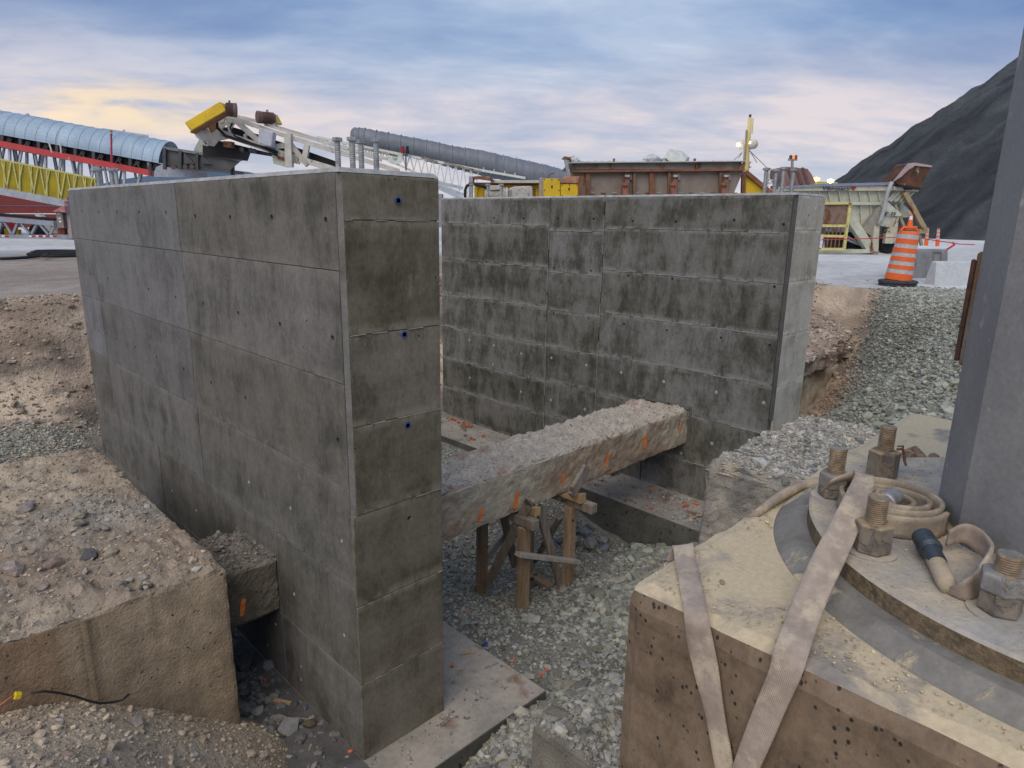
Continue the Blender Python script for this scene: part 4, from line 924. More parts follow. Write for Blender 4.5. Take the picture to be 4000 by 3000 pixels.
# ------------------------------------------------------------------ timber shoring under the beam
def wood(name, c, c2):
    m = mat(name, c, c2, s=16, stretch=(1, 1, .12), bump=.4, bs=40, attr=False, rough=.8, spots=(.10, .065, .04), spot_s=7., spot_t=(.66, .72)); return m
M_wd = wood('weathered_timber', (.42, .31, .20), (.24, .165, .10)); M_wd2 = wood('grey_timber', (.34, .29, .24), (.19, .155, .12)); M_wdy = wood('fresh_timber', (.52, .38, .21), (.38, .26, .13))
sh = thing('timber_shoring', 'weathered timber posts, caps and braces propping up the old beam', 'shoring', (4.45, 4.2, -2.6))
def post(x, y, z0, z1, w=.089, mt=M_wd, rot=0):
    MB().beam((x, y, z0), (x+rot, y, z1), w, w, (0, 1, 0)).build('post', mt, sh, bevel=.003)
post(4.10, 3.93, -2.66, -1.665, rot=.0); post(4.76, 3.93, -2.62, -1.655)
post(4.24, 4.66, -2.86, -1.66); post(4.90, 4.62, -2.86, -1.66, .085)
for x, y0 in ((4.12, 3.80), (4.79, 3.66)): MB().beam((x, y0, -1.61), (x+.02, 4.85, -1.61), .089, .089).build('cap', M_wd2, sh, bevel=.003)
MB().prism([(4.17, 3.86, -1.562), (4.17, 4.1, -1.562), (4.17, 4.1, -1.55), (4.17, 3.86, -1.48)], (.07, 0, 0)).build('wedge', M_wdy, sh)
MB().prism([(4.70, 3.76, -1.562), (4.70, 4.05, -1.562), (4.70, 4.05, -1.55), (4.70, 3.76, -1.47)], (.08, 0, 0)).build('wedge', M_wdy, sh)
def brace(pa, pb, y0, y1, w=.085, t=.038, mt=M_wd2):
    a, b = ony(*pa, y0), ony(*pb, y1); MB().beam(a, b, t, w, (0, 1, 0)).build('brace', mt, sh, bevel=.002)
K = .42194; G = lambda x, y: (1700+x*K, 1750+y*K)
MB().beam(ony(*G(885, 470), 3.85), ony(*G(480, 1270), 4.52), .038, .085, (.3, -1, 0)).build('brace', M_wd2, sh, bevel=.002)
MB().beam(ony(*G(955, 540), 4.05), ony(*G(1165, 1290), 3.99), .085, .038, (0, 1, 0)).build('brace', M_wd2, sh, bevel=.002)
MB().beam(ony(*G(625, 600), 4.70), ony(*G(740, 1090), 4.72), .085, .038, (0, 1, 0)).build('brace', M_wd2, sh, bevel=.002)
MB().beam(ony(*G(420, 1080), 4.75), ony(*G(760, 660), 4.75), .085, .038, (0, 1, 0)).build('brace', mat('pale_timber', (.46, .42, .37), (.30, .27, .23), s=16), sh, bevel=.002)
MB().beam(ony(*G(915, 1060), 4.66), ony(*G(1160, 640), 4.1), .085, .038, (0, 1, 0)).build('brace', M_wd2, sh, bevel=.002)
MB().beam(ony(*G(1255, 440), 3.80), ony(*G(1402, 175), 3.80), .10, .038, (0, 1, 0)).build('brace', M_wd2, sh, bevel=.002)
MB().beam(ony(*G(845, 1250), 4.0), ony(*G(860, 1440), 4.0), .06, .035, (0, 1, 0)).build('brace', M_wd2, sh, bevel=.002)
MB().beam(ony(*G(765, 985), 3.86), ony(*G(1320, 1050), 3.80), .038, .085, (0, 1, 0)).build('rail', mat('pale_timber', None or (.46, .42, .37)), sh, bevel=.002)
def plank(p, q, z, w, t, mt, name, label, cat='wood offcut', lift=.02):
    a, b = Vector(p), Vector(q); tag(MB().beam(a, b, w, t).build(name, mt, bevel=.002), label, cat)
a = ony(*G(880, 1165), 4.15); b_ = ony(*G(1070, 1285), 4.02)
plank(onz(*G(880, 1170), -2.62), onz(*G(1075, 1290), -2.62), 0, .10, .04, M_wd, 'plank', 'short plank lying on the stones between the shoring posts')
plank(onz(*G(1260, 1122), -2.5), onz(*G(1335, 1130), -2.5), 0, .03, .02, M_wdy, 'wood_strip', 'thin tan wood strip on the gravel right of the shoring')

# ------------------------------------------------------------------ larger loose stones, each a thing
def rock(p, r, colr, label, group=None, cat='stone', flatk=.6, name='stone', seed=0):
    rr = random.Random(seed*13+5); bm = bmesh.new(); bmesh.ops.create_icosphere(bm, subdivisions=2, radius=1)
    for v in bm.verts: v.co *= 1+.45*float(fbm(v.co.x*1.3+seed*3.1, v.co.y*1.3, v.co.z*1.3+seed, 2))
    for i in range(7):   # chop with planes for flat broken faces
        n_ = Vector((rr.uniform(-1, 1), rr.uniform(-1, 1), rr.uniform(-.4, 1))).normalized(); d_ = rr.uniform(.55, .85)
        for v in bm.verts:
            k_ = v.co.dot(n_)
            if k_ > d_: v.co -= n_*(k_-d_)
    a_ = rr.uniform(0, 6.28)
    for v in bm.verts:
        c = v.co; c = Vector((c.x, c.y*rr.uniform(.72, .74) if False else c.y*.78, c.z*flatk)); v.co = Vector((c.x*math.cos(a_)-c.y*math.sin(a_), c.x*math.sin(a_)+c.y*math.cos(a_), c.z))*r
    me = bpy.data.meshes.new(name); bm.to_mesh(me); bm.free(); me.shade_flat()
    mt = mat('stone_%02d%02d%02d' % tuple(int(k*100) for k in colr), colr, tuple(k*.6 for k in colr), s=9, bump=.6, bs=40)
    o = link(name, me, mt); o.location = Vector(p)+Vector((0, 0, r*flatk*.45)); return tag(o, label, cat, group)
gl = 'larger stones on the soil of the left foundation'
for i, (x, y, r, c, lb_) in enumerate(((133,1040,0,0,0),)[:0]): pass
K2 = 1100/1404; Q = lambda x, y: (x*K2, 1700+y*K2)
def onsoil(x, y):
    d = ray(*Q(x, y)).normalized(); h = SOIL.ray_cast(CAM, d)[0]; return h if h else onz(*Q(x, y), -.92)
ST = [((140,368),.085,(.33,.29,.28),'angular grey brown stone, largest of the back row on the soil'),((395,405),.075,(.34,.31,.24),'oblong olive stone in the middle of the soil layer'),((485,478),.055,(.30,.28,.26),'dark flat stone right of the oblong olive one'),
      ((443,612),.085,(.12,.115,.12),'black crusty lump on the soil'),((565,594),.075,(.37,.33,.25),'tan slab stone just right of the black lump'),((270,652),.085,(.30,.235,.20),'reddish brown stone left of the black lump'),((65,680),.115,(.40,.33,.29),'biggest pinkish stone at the left edge of the soil'),
      ((522,340),.05,(.36,.32,.25),'rounded tan stone at the back of the soil layer'),((370,182),.045,(.26,.25,.23),'small dark stone far back on the soil'),((605,197),.05,(.36,.34,.30),'flat pale stone far back near the soil edge'),
      ((345,350),.045,(.34,.27,.22),'small rusty stone between the back row stones'),((366,476),.04,(.42,.41,.36),'small pale stone in the middle of the soil layer'),((715,715),.05,(.38,.37,.34),'light grey stone near the front edge of the soil'),((712,762),.03,(.08,.08,.08),'pair of small black stones at the front edge, left one'),((748,756),.03,(.10,.10,.10),'small black stone at the front edge, right one'),
      ((662,580),.035,(.42,.40,.36),'small white grey stone right of the tan slab stone'),((628,740),.03,(.14,.14,.14),'small dark pebble on the soil front edge'),((225,765),.04,(.36,.30,.27),'small pink stone at the left front of the soil')]
for i, (q, r, c, lb_) in enumerate(ST): rock(onsoil(*q), r*.72, c, lb_, gl, seed=i+1)
def onground(x, y):
    r = ray(x, y); t = .5
    while t < 30:
        p = CAM+r*t
        if p.z < gzf(p.x, p.y): break
        t += .02
    return p if p.y < 3.66 or p.x > 1.35 or p.y > 7 else ony(x, y, 3.64)
gm = 'stones on the soil mound at the bottom left'
for i, (q, r, c, lb_) in enumerate([((960,1590),.05,(.34,.36,.37),'blue grey broken stone at the right of the mound'),((1010,1525),.06,(.43,.35,.26),'tan lump above the blue grey broken stone'),((680,1440),.085,(.34,.31,.27),'wide flat grey stone half buried in the mound'),((535,1435),.04,(.22,.21,.19),'dark round stone beside the wide flat one'),((130,1490),.045,(.30,.24,.19),'brown flat stone on the left of the mound'),
      ((290,1425),.03,(.55,.56,.58),'small white stone on the left of the mound'),((520,1640),.05,(.42,.36,.33),'pinkish stone at the bottom of the mound'),((685,1610),.045,(.46,.37,.27),'tan clod at the bottom of the mound'),((340,1600),.06,(.33,.25,.20),'brown clod in the middle of the mound')]):
    p = onground(*Q(*q)); rock((p.x, p.y, p.z), r*.62, c, lb_, gm, seed=i+30)
gp = 'larger blocks of crushed stone in the pit'
for i, (x, y, r, lb_) in enumerate([(2210,2600,.085,'big angular block nearest the near footing'),(2280,2608,.09,'wide angular block right of the biggest one'),(2280,2548,.08,'blocky stone at the top of the row below the shoring'),(2368,2552,.07,'upright narrow stone in the row of big blocks'),(2335,2570,.06,'small cube shaped stone between the big blocks'),(2360,2425,.07,'angular block in the middle of the coarse stones'),(2240,2320,.06,'stone near the right hand shoring post'),(2400,2240,.07,'block close to the plinth corner'),(2180,2460,.05,'flat stone left of the coarse stones'),(2420,2560,.06,'stone beside the plinth face'),
      (2345,2715,.06,'grey stone on the heap above the buried block'),(2375,2722,.055,'paler stone next to the one on the heap'),(2270,2762,.05,'small grey stone on the rubble heap'),(1815,2432,.05,'bluish stone at the footing edge by the near wall'),(1800,2010,.04,'stone just under the beam by the near wall')]):
    p = onground(x, y); rock(p, r*.62, (.36, .37, .345), lb_, gp, seed=i+50)
for i, (dx, dy, r) in enumerate(((0,0,.13),(.12,.18,.10),(-.12,.15,.10),(.05,.32,.12),(.2,-.05,.08),(-.2,.3,.07),(.25,.25,.08),(.1,-.15,.07))):
    p = onz(*D(1275, 1165), -2.6); rock((p.x+dx, p.y+dy, gzf(p.x+dx, p.y+dy)+.03), r, (.26, .29, .33) if i % 2 else (.36, .36, .36), ['blue grey dusty lump at the front of the rubble by the far footing','grey slab propped in the rubble by the far footing','blue lump left of the slab by the far footing','grey chunk against the far footing face','small blue stone in front of the slab by the far footing','smallest grey stone behind the rubble by the far footing','blue chunk at the right of the rubble by the far footing','low grey stone at the front of the rubble by the far footing'][i], 'broken concrete lumps by the far footing', 'rubble lump', .75, 'rubble_lump', seed=i+80)
rock(onz(2672, 2028, Z2B), .09, (.36, .37, .35), 'squarish grey stone on the far footing near the stump', seed=99)
tag(MB().box(tuple(onz(2385, 1855, Z2B)-Vector((.05, .05, 0))), tuple(onz(2385, 1855, Z2B)+Vector((.10, .14, .075)))).build('wood_block', M_wd, bevel=.003), 'small dark wood block on the far footing beside the wall', 'wood block')
# form tie cones dropped on the slabs
M_cone = mat('orange_plastic_cone', (.72, .16, .05), (.5, .12, .05), s=20, rough=.5)
def tcone(p, label, grp, mt=M_cone, r=.014, first=[None]):
    if first[0] is None:
        o = MB().lathe((0, 0, 0), [(.4, -1.), (.85, -1.), (1., -.9), (.55, .7), (.35, .7), (.35, 1.1)], 10, (1, .2, .3)).build('form_tie_cone', mt); first[0] = o
    else: o = first[0].copy(); col.objects.link(o); 
    if mt is not M_cone: o.data = o.data.copy(); o.data.materials[0] = mt
    o.scale = (r, r, r); o.location = Vector(p)+Vector((0, 0, r*.8)); o.rotation_euler = (rnd.uniform(-.3, .3), rnd.uniform(-.4, .4), rnd.uniform(0, 6)); tag(o, label, 'form tie cone', grp)
gA, gB, gC = 'orange tie cones on the near footing', 'orange tie cones on the far footing near the stump', 'orange tie cones along the back of the far footing'
for q, l_ in (((1768, 2604), 'orange tie cone standing upright close to the near wall end face'), ((2003, 2586), 'orange tie cone at the long edge of the near footing'), ((2112, 2640), 'orange tie cone by the outer corner of the near footing'), ((1812, 2392), 'orange tie cone farthest back on the near footing')): tcone(onz(*q, ZB), l_, gA)
for q, l_ in (((1371, 2940), 'orange tie cone at the very foot of the near wall corner'), ((1231, 2822), 'orange tie cone in the slot beside the bent stick'), ((1092, 2758), 'orange tie cone next to the tan wood strip in the slot'), ((1036, 2660), 'orange tie cone deepest in the dark slot among the rubble')): tcone(onz(*q, ZB), l_, 'orange tie cones in the slot')
for q, l_ in (((2543, 1917), 'orange tie cone nearest the far wall on the far footing'), ((2542, 1988), 'orange tie cone near the front edge of the far footing'), ((2670, 1978), 'left one of two touching orange tie cones on the far footing'), ((2684, 1979), 'right one of two touching orange tie cones on the far footing'), ((2718, 1972), 'orange tie cone closest to the broken stump on the far footing')): tcone(onz(*q, Z2B), l_, gB, r=.022)
for q in ((1763,1638),(1774,1643),(1789,1651),(1811,1651),(1823,1664),(1840,1669),(1887,1706),(1838,1716),(1852,1720),(1736,1618)): tcone(onz(*q, Z2B), 'orange plastic tie cone in the row at the back of the far footing', gC, r=.024)
tcone(onground(2133, 2625), 'orange plastic tie cone fallen in the gravel beside the near footing', None, r=.02)
tcone(onz(1897, 2527, ZB), 'blue plastic cap standing on the edge of the near footing', None, mat('blue_cap', (.03, .07, .32), (.02, .05, .2), s=20, rough=.4), .022)
# splinters and sticks
def stick(p, q, w, mt, label, name='stick', cat='stick'):
    tag(MB().beam(p, q, w, w*.5).build(name, mt), label, cat)
J = lambda x, y: (1300+x*.6329, 2300+y*.6329)
U = lambda q, z=ZB+.008: onz(*J(*q), z)
stick(U((795, 402)), U((880, 388)), .022, M_wdy, 'short yellow wood splinter on the near footing', 'wood_splinter', 'wood offcut')
stick(U((940, 488)), U((1020, 455)), .008, M_wd2, 'thin grey twig on the near footing')
stick(U((875, 345)), U((925, 372)), .006, M_wd2, 'short dark nail-like twig near the blue cap')
stick(U((1060, 470)), U((1100, 500)), .007, M_wdy, 'tiny pale wood sliver near the footing edge')
stick(U((1350, 510), -2.2), U((1362, 610), -2.2), .010, M_wd2, 'straight grey stick in the gravel right of the near footing')
stick(U((1110, 850), -2.25), U((1118, 890), -2.25), .014, M_wdy, 'pale chip of wood in the gravel below the near footing')
stick(U((1075, 950), -2.25), U((1080, 1000), -2.25), .016, M_wdy, 'light wood chip at the bottom of the gravel')
stick(U((1120, 445), -2.2), U((1240, 415), -2.2), .008, M_wd2, 'long thin stick at the edge of the near footing')
Kz = .42194; Uz = lambda q, z=ZB+.01: onz(900+q[0]*Kz, 2300+q[1]*Kz, z)
stick(Uz((395, 1025)), Uz((560, 1062)), .028, M_wdy, 'tan strip of wood on the slab in the dark slot', 'wood_splinter', 'wood offcut')
stick(Uz((600, 1195)), Uz((790, 1215)), .012, M_wd2, 'bent root-like stick by the foot of the near wall')
stick(Uz((725, 1500)), Uz((750, 1440)), .008, M_wdy, 'small straw on the dark slab')
tag(MB().tube([Uz(q, ZB+.015) for q in ((230,1405),(300,1408),(400,1392),(470,1368),(512,1362))], .006, 6).build('wire', mat('black_rubber', (.02, .02, .02), (.012, .012, .012), rough=.5)), 'short black wire on the dark slab', 'wire')
tag(MB().tube([Uz(q, ZB+.015) for q in ((140,1335),(170,1250),(205,1170),(240,1125))], .006, 6).build('wire', MATS['black_rubber']), 'thin black wire curving beside the old foundation', 'wire')
stick(onz(2200+1545*.31646, 1800+715*.31646, Z2B+.03), onz(2200+1755*.31646, 1800+655*.31646, Z2B+.03), .02, M_wdy, 'long tan wood strip behind the squarish grey stone', 'wood_splinter', 'wood offcut')
# cable on the soil mound with yellow connector
cw_ = [onground(*Q(*q)) for q in ((0,1385),(40,1355),(75,1332),(110,1330),(160,1318),(230,1310),(300,1318),(380,1335),(450,1358),(500,1368),(560,1362),(610,1350),(645,1320))]
cw_ = [p+Vector((0, -.02, .05)) for p in cw_]
ct_ = thing('cable', 'black cable with a yellow connector lying on the soil mound', 'cable', tuple(cw_[3]))
MB().tube(cw_[4:], .006, 8).build('black_cable', MATS['black_rubber'], ct_, smooth=True)
MB().tube(cw_[:3], .005, 8).build('red_wires', mat('orange_wire', (.45, .18, .10), (.3, .1, .06)), ct_, smooth=True)
MB().beam(cw_[2], cw_[3], .03, .03).build('connector', mat('yellow_connector', (.80, .62, .02), (.7, .5, .02), rough=.4), ct_, bevel=.004)
# ------------------------------------------------------------------ the yard beyond: machinery, hull, stockpile, hills
def BP(depth, x0=2000, turn=0.):
    a = YAW+math.radians(turn); n = Vector((math.sin(a), math.cos(a), 0)); nh = Vector((math.sin(YAW), math.cos(YAW), 0))
    r = ray(x0, 800); c = CAM + r*(depth/r.dot(nh))
    def pt(q, off=0.):
        r = ray(*q); return CAM + r*(((c-CAM).dot(n)+off)/r.dot(n))
    pt.n = n; return pt
C1 = lambda x, y: (x*.45208, 350+y*.45208)
C2 = lambda x, y: (700+x*.45208, 350+y*.45208)
C3 = lambda x, y: (1600+x*.45208, 400+y*.45208)
C4 = lambda x, y: (2100+x*.45208, 400+y*.45208)
C5 = lambda x, y: (2900+x*.48232, 400+y*.48232)
C8 = lambda x, y: (x*.24108, 600+y*.24108)
def bar(p, C, a, b, w, off=0., h=None, mb=None):
    q = p.n*((h or w)/2-w/2)
    return (mb or MB()).beam(p(C(*a), off)+q, p(C(*b), off)+q, w, h or w, p.n)
def bars(p, C, L, w, off=0., h=None):
    m = MB()
    for a, b in L: bar(p, C, a, b, w, off, h, m)
    return m
def plate(p, C, poly, off=0., th=.1, mb=None):
    return (mb or MB()).prism([p(C(*q), off) for q in poly], p.n*th)
def M_(n, c, **k): return mat(n, c, k.pop('c2', None), **k)
RUST = (.23, .095, .045)
M_wht = M_('white_machine_paint', (.55, .54, .50), s=4, rust=RUST, rust_t=(.60, .68), rough=.6, bump=.1)
M_wht2 = M_('greenish_white_paint', (.52, .54, .44), s=5, rust=RUST, rust_t=(.62, .70), rough=.6, bump=.1)
M_pur = M_('pale_lattice_paint', (.62, .64, .60), s=9, rust=(.25, .16, .10), rust_t=(.64, .7), rough=.6, bump=0)
M_yel = M_('yellow_machine_paint', (.72, .50, .015), c2=(.58, .39, .02), s=2, rust=(.30, .12, .03), rust_t=(.60, .70), rough=.5, bump=.1)
M_blk = M_('black_rubber_belt', (.018, .018, .02), rough=.8); M_drk = M_('dark_steel', (.07, .073, .078), c2=(.04, .042, .045), s=3, rough=.6)
M_gry = M_('grey_blue_truss', (.30, .34, .40), c2=(.22, .25, .30), s=3, rough=.55, metal=.2, bump=0); M_grl = M_('pale_grey_steel', (.42, .46, .52), s=4, rough=.5, bump=0)
M_hood = M_('galvanised_hood', (.36, .47, .57), c2=(.27, .36, .46), s=1.4, rough=.5, metal=.12, bump=0, stretch=(1, 1, .3))
M_redp = M_('red_painted_rail', (.50, .055, .06), c2=(.40, .05, .05), s=2.5, rust=(.55, .40, .30), rust_t=(.60, .66), rough=.6, bump=0)
M_rst = M_('rusted_steel', (.26, .115, .06), c2=(.13, .065, .04), s=5, rough=.85, bump=.3); M_bro = M_('brown_primer_steel', (.27, .235, .205), c2=(.19, .155, .13), s=2.2, rust=(.24, .12, .06), rust_t=(.58, .70), rough=.8)
M_mot = M_('brown_motor', (.16, .10, .085), c2=(.10, .065, .055), s=9, rough=.7)
M_rock = M_('white_rock', (.58, .62, .60), c2=(.42, .46, .45), s=4, bump=.6, bs=12)

# far hills
hp = []; n = 90
V = []; F = []
for i in range(n+1):
    az = math.radians(-15+130*i/n); d = 1500.
    h = 88*math.exp(-((math.degrees(az)-22)/10.)**2)+10+4*float(fbm(i*.35, 1., 1., 4)); h = h+1.2*float(fbm(i*2.1, 3., 1., 3))
    for dd, hh in ((0, 0), (60, h*.55), (160, h), (500, 0)): V.append((math.sin(az)*(d+dd), math.cos(az)*(d+dd), hh))
for i in range(n):
    for j in range(3): F.append((i*4+j, i*4+j+1, i*4+j+5, i*4+j+4))
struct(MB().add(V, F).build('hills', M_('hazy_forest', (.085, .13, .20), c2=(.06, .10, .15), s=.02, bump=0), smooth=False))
# stockpile: noisy cone of dark aggregate
AZ, DS, RB, HH = math.radians(98.), 128., 70., 51.
cxp, cyp = DS*math.sin(AZ), DS*math.cos(AZ); nr, na = 130, 420
R_, A_ = np.meshgrid(np.linspace(.0, 1.06, nr), np.linspace(0, 2*np.pi, na, endpoint=False), indexing='ij')
x_, y_ = R_*RB*np.cos(A_), R_*RB*np.sin(A_)
rill = fbm(A_*26, R_*2.0, 2., 4); z_ = HH*(1-R_)+rill*.22*(.3+R_)+fbm(x_*.06, y_*.06, 5, 4)*1.5*np.minimum(1, R_*3)+fbm(x_*.5, y_*.5, 3, 4)*.45
slump = ss((fbm(A_*9, R_*3.2, 8., 3)-.25)/.12); z_ = z_+slump*.55*(R_ < .98)
z_ = np.where(R_ > 1.0, -(R_-1.)*20, np.maximum(z_, -.2))
idx = np.arange(nr*na).reshape(nr, na); F = np.stack([idx[:-1], idx[1:], np.roll(idx[1:], -1, 1), np.roll(idx[:-1], -1, 1)], -1).reshape(-1, 4)
cc0 = np.array((.062, .070, .076))*(1+.38*fbm(A_*18, R_*3.5, 6., 4)+.35*fbm(A_*60, R_*14, 2., 4))[..., None]; cc0 = cc0*(1+.5*slump[..., None]*.35)
me = raw_mesh('stockpile', np.stack([x_+cxp, y_+cyp, z_], -1).reshape(-1, 3), F, True, np.clip(cc0, .02, .3).reshape(-1, 3))
o = link('stockpile', me, mat('dark_aggregate', (1.1, 1.1, 1.1), (.7, .7, .7), s=.35, bump=1., bs=3., bd=.35, attr=True, tex='pos', rough=.95)); o['kind'] = 'stuff'; tag(o, 'huge dark grey heap of fine aggregate rising at the right', 'stockpile')

# dark red hull with seams
p = BP(46, 0)
t = thing('ship_hull', 'long dark red steel hull with horizontal seams behind the covered conveyor', 'ship', tuple(p(C8(600, 1300))))
mh = M_('oxide_red_hull', (.17, .022, .018), c2=(.13, .018, .016), s=1.2, rust=(.45, .33, .26), rust_t=(.66, .72), rough=.6, bump=0)
for y0, y1, o_ in ((640, 832, .0), (838, 962, .06), (968, 1420, .12)):
    plate(p, C8, [(-1500, y0), (1900, y0+20), (1900, y1+(8 if y1 < 1000 else 0)), (-1500, y1)], o_, .4).build('hull_strake', mh, t)
# wheeled lattice conveyor low on the yard
p = BP(27.6, 0)
t = thing('lattice_conveyor', 'low grey lattice conveyor with red and white reflective tape at the left edge', 'conveyor', tuple(p(C8(500, 1370))))
bars(p, C8, [((-900, 985), (890, 1135))], .18).build('top_chord', M_gry, t); bars(p, C8, [((-900, 1338), (1180, 1352))], .16).build('bottom_chord', M_gry, t)
zz_ = [(-330, 1300), (-240, 1090), (-160, 1090), (-40, 1300), (-30, 1300), (40, 1085), (60, 1090), (190, 1300), (215, 1300), (290, 1110), (325, 1110), (480, 1300), (515, 1300), (600, 1130), (640, 1140), (785, 1310), (815, 1310), (890, 1160)]
for a, b in zip(zz_[::2], zz_[1::2]):
    bar(p, C8, a, b, .075).build('diagonal', M_gry, t); bar(p, C8, (a[0]+18, a[1]), (b[0]+18, b[1]), .07, .9).build('diagonal', M_gry, t)
bars(p, C8, [((-900, 905), (900, 1060)), ((-900, 925), (900, 1075))], .05, .45, .5).build('belt', M_blk, t)
for x in (-60, 80, 515, 628, 742, 856):
    plate(p, C8, [(x, 1326), (x+60, 1327), (x+60, 1354), (x, 1353)], -.09, .01).build('red_tape', M_('red_tape', (.45, .02, .04), bump=0), t)
    plate(p, C8, [(x-48, 1326), (x-4, 1326), (x-4, 1353), (x-48, 1353)], -.09, .01).build('white_tape', M_('white_tape', (.7, .7, .72), bump=0), t)
plate(p, C8, [(545, 975), (620, 975), (920, 1290), (820, 1290)], .6, .3).build('white_brace', M_wht, t)
plate(p, C8, [(70, 1095), (120, 1090), (225, 1225), (190, 1300), (150, 1290)], .3, .2).build('red_fork', M_('bright_red', (.6, .03, .03), bump=0), t)
for x in (60, 610): MB().lathe(p(C8(x+10, 1300 if x > 100 else 1345), 1.4), [(.0, 0), (.42, 0), (.42, .35), (0, .35)], 20, p.n).build('tyre', M_blk, t)
for q_ in (((100, 1255), (320, 1275)), ((870, 1255), (930, 1280))): bars(p, C8, [q_], .22, 1.2).build('yellow_pipe', M_yel, t)
# control cabinets on a post
p = BP(27.0, 250)
t = thing('control_cabinet', 'grey control cabinet with white labels and pinkish lids left of the near wall', 'control cabinet', tuple(p(C8(1050, 1370))))
plate(p, C8, [(1032, 770), (1095, 770), (1175, 1372), (1112, 1372)], 0, .25).build('post', M_('mauve_post', (.36, .30, .30), bump=0), t)
plate(p, C8, [(905, 950), (1000, 955), (1040, 1205), (930, 1195)], -.1, .4).build('cabinet', M_('cabinet_grey', (.22, .21, .195), bump=0), t)
plate(p, C8, [(1000, 955), (1052, 960), (1085, 1215), (1040, 1205)], -.05, .4).build('cabinet_side', M_('cabinet_dark', (.05, .045, .045), bump=0), t)
for q in (((935, 965), (968, 967), (970, 985), (938, 983)), ((945, 1025), (985, 1027), (988, 1062), (948, 1060)), ((955, 1085), (992, 1087), (995, 1115), (958, 1113))): plate(p, C8, q, -.115, .01).build('label_sticker', M_('white_sticker', (.75, .75, .75), bump=0), t)
plate(p, C8, [(945, 1030), (984, 1032), (984, 1040), (945, 1038)], -.13, .01).build('red_warning_bar', M_('red_sticker', (.55, .05, .05), bump=0), t)
plate(p, C8, [(850, 938), (985, 862), (1050, 850), (1055, 955), (960, 940)], -.25, .6).build('lid', M_('pink_lid', (.42, .24, .24), c2=(.30, .10, .10), bump=0), t)
plate(p, C8, [(980, 750), (1082, 702), (1090, 762)], -.2, .6).build('lid', MATS['pink_lid'], t)
plate(p, C8, [(930, 1205), (1045, 1215), (1045, 1315), (945, 1305)], .0, .3).build('junction', M_('dark_red_box', (.16, .03, .03), bump=0), t)
# covered conveyor with corrugated hood
p = BP(29.5, 300)
t = thing('covered_conveyor', 'long conveyor under a corrugated blue grey half-round hood with a red rail', 'conveyor', tuple(p(C1(500, 800))))
def hood(x0, x1, name, gap=0):
    V = []; F = []; na = 22; n = int((x1-x0)/4.6); A0 = p(C1(0, 393)); A1 = p(C1(1370, 640)); ax = (A1-A0); up = ax.cross(p.n).normalized(); up = up if up.z > 0 else -up
    for i in range(n+1):
        x = x0+(x1-x0)*i/n; s_ = x/1370; q = A0+ax*s_
        r = 1.0+.006*math.sin(i*math.pi*.5)+(.014 if (i % 20) < 2 else 0)
        for k in range(na+1):
            a = math.pi*k/na*.99+.02; V.append(q+p.n*(.98-r*math.cos(a))+up*(r*math.sin(a)))
    for i in range(n):
        for k in range(na): o0 = i*(na+1)+k; F.append((o0, o0+1, o0+na+2, o0+na+1))
    b = MB().add(V, F); o = b.build(name, M_hood, t); md = o.modifiers.new('s', 'SOLIDIFY'); md.thickness = .02; return o
hood(-900, 475, 'hood'); hood(480, 1370, 'hood')
for x0, y0, x1, y1 in ((75, 203, 418, 258), (892, 342, 1278, 402)): bar(p, C1, (x0, y0), (x1, y1), .08, .98).build('ridge_rail', M_grl, t)
bar(p, C1, (225, 222), (246, 212), .08, .98).build('ridge_bracket', M_grl, t); bar(p, C1, (1068, 368), (1072, 348), .06, .98).build('ridge_bracket', M_grl, t)
bars(p, C1, [((-900, 290), (1320, 725))], .24).build('red_rail', M_redp, t)
bars(p, C1, [((-900, 250), (1390, 690)), ((-900, 310), (1390, 740))], .2, 1.9).build('far_frame', M_drk, t)
bars(p, C1, [((-900, 255), (1380, 695))], .50, .5, 1.3).build('belt', M_blk, t)
for i, x in enumerate(range(-180, 1330, 158)):
    y = 395+(x/1370)*247
    bar(p, C1, (x+45, y-5), (x+45, y+88), .12, .05).build('hood_post', M_drk, t)
    MB().tube([p(C1(x+105, y+40), .1), p(C1(x+125, y+52), 1.8)], .09, 8).build('idler_roller', M_drk, t)
    bars(p, C1, [((x+70, y+75), (x+95, y+45)), ((x+95, y+45), (x+125, y+85))], .05, .1).build('idler_frame', M_drk, t)
# lattice under the rail
top = lambda x: 455+(x)*.196+28; bot = lambda x: 845+x*.19+20
xs = [-70, -10, 40, 84, 130, 190, 232, 300, 378, 395, 470, 535, 550, 620, 690, 700, 770, 815, 870, 900, 1000, 1075, 1165, 1210]
for i, x in enumerate(xs):
    dx = (0, 45, -45)[i % 3]; L_ = .075 if i % 3 else .09
    bar(p, C1, (x, top(x)), (x+dx*1.6, min(bot(x), top(x)+370)), L_, .05 if i % 2 else .35).build('lattice_bar', M_grl if i % 3 != 1 else M_gry, t)
for x in range(-60, 1250, 175): bars(p, C1, [((x, top(x)+10), (x+60, bot(x)-30)), ((x+60, top(x+60)+10), (x+15, bot(x)-30))], .07, 1.8).build('far_lattice_bar', M_gry, t)
bars(p, C1, [((-500, 780), (620, 990))], .30, .1).build('lower_chord', M_grl, t); bars(p, C1, [((-500, 500), (830, 772))], .07, .02).build('guard_frame', M_('pale_yellow', (.55, .52, .2), bump=0), t)
my = M_('yellow_mesh', (.46, .36, .02), c2=(.34, .27, .03), s=1.5, bump=0, alpha=.72)
plate(p, C1, [(-500, 500), (830, 775), (830, 1010), (560, 952), (-500, 755)], .0, .01).build('mesh_guard', my, t)
plate(p, C1, [(-500, 500), (830, 775), (830, 1000), (560, 945), (-500, 755)], 1.9, .01).build('mesh_guard', my, t)
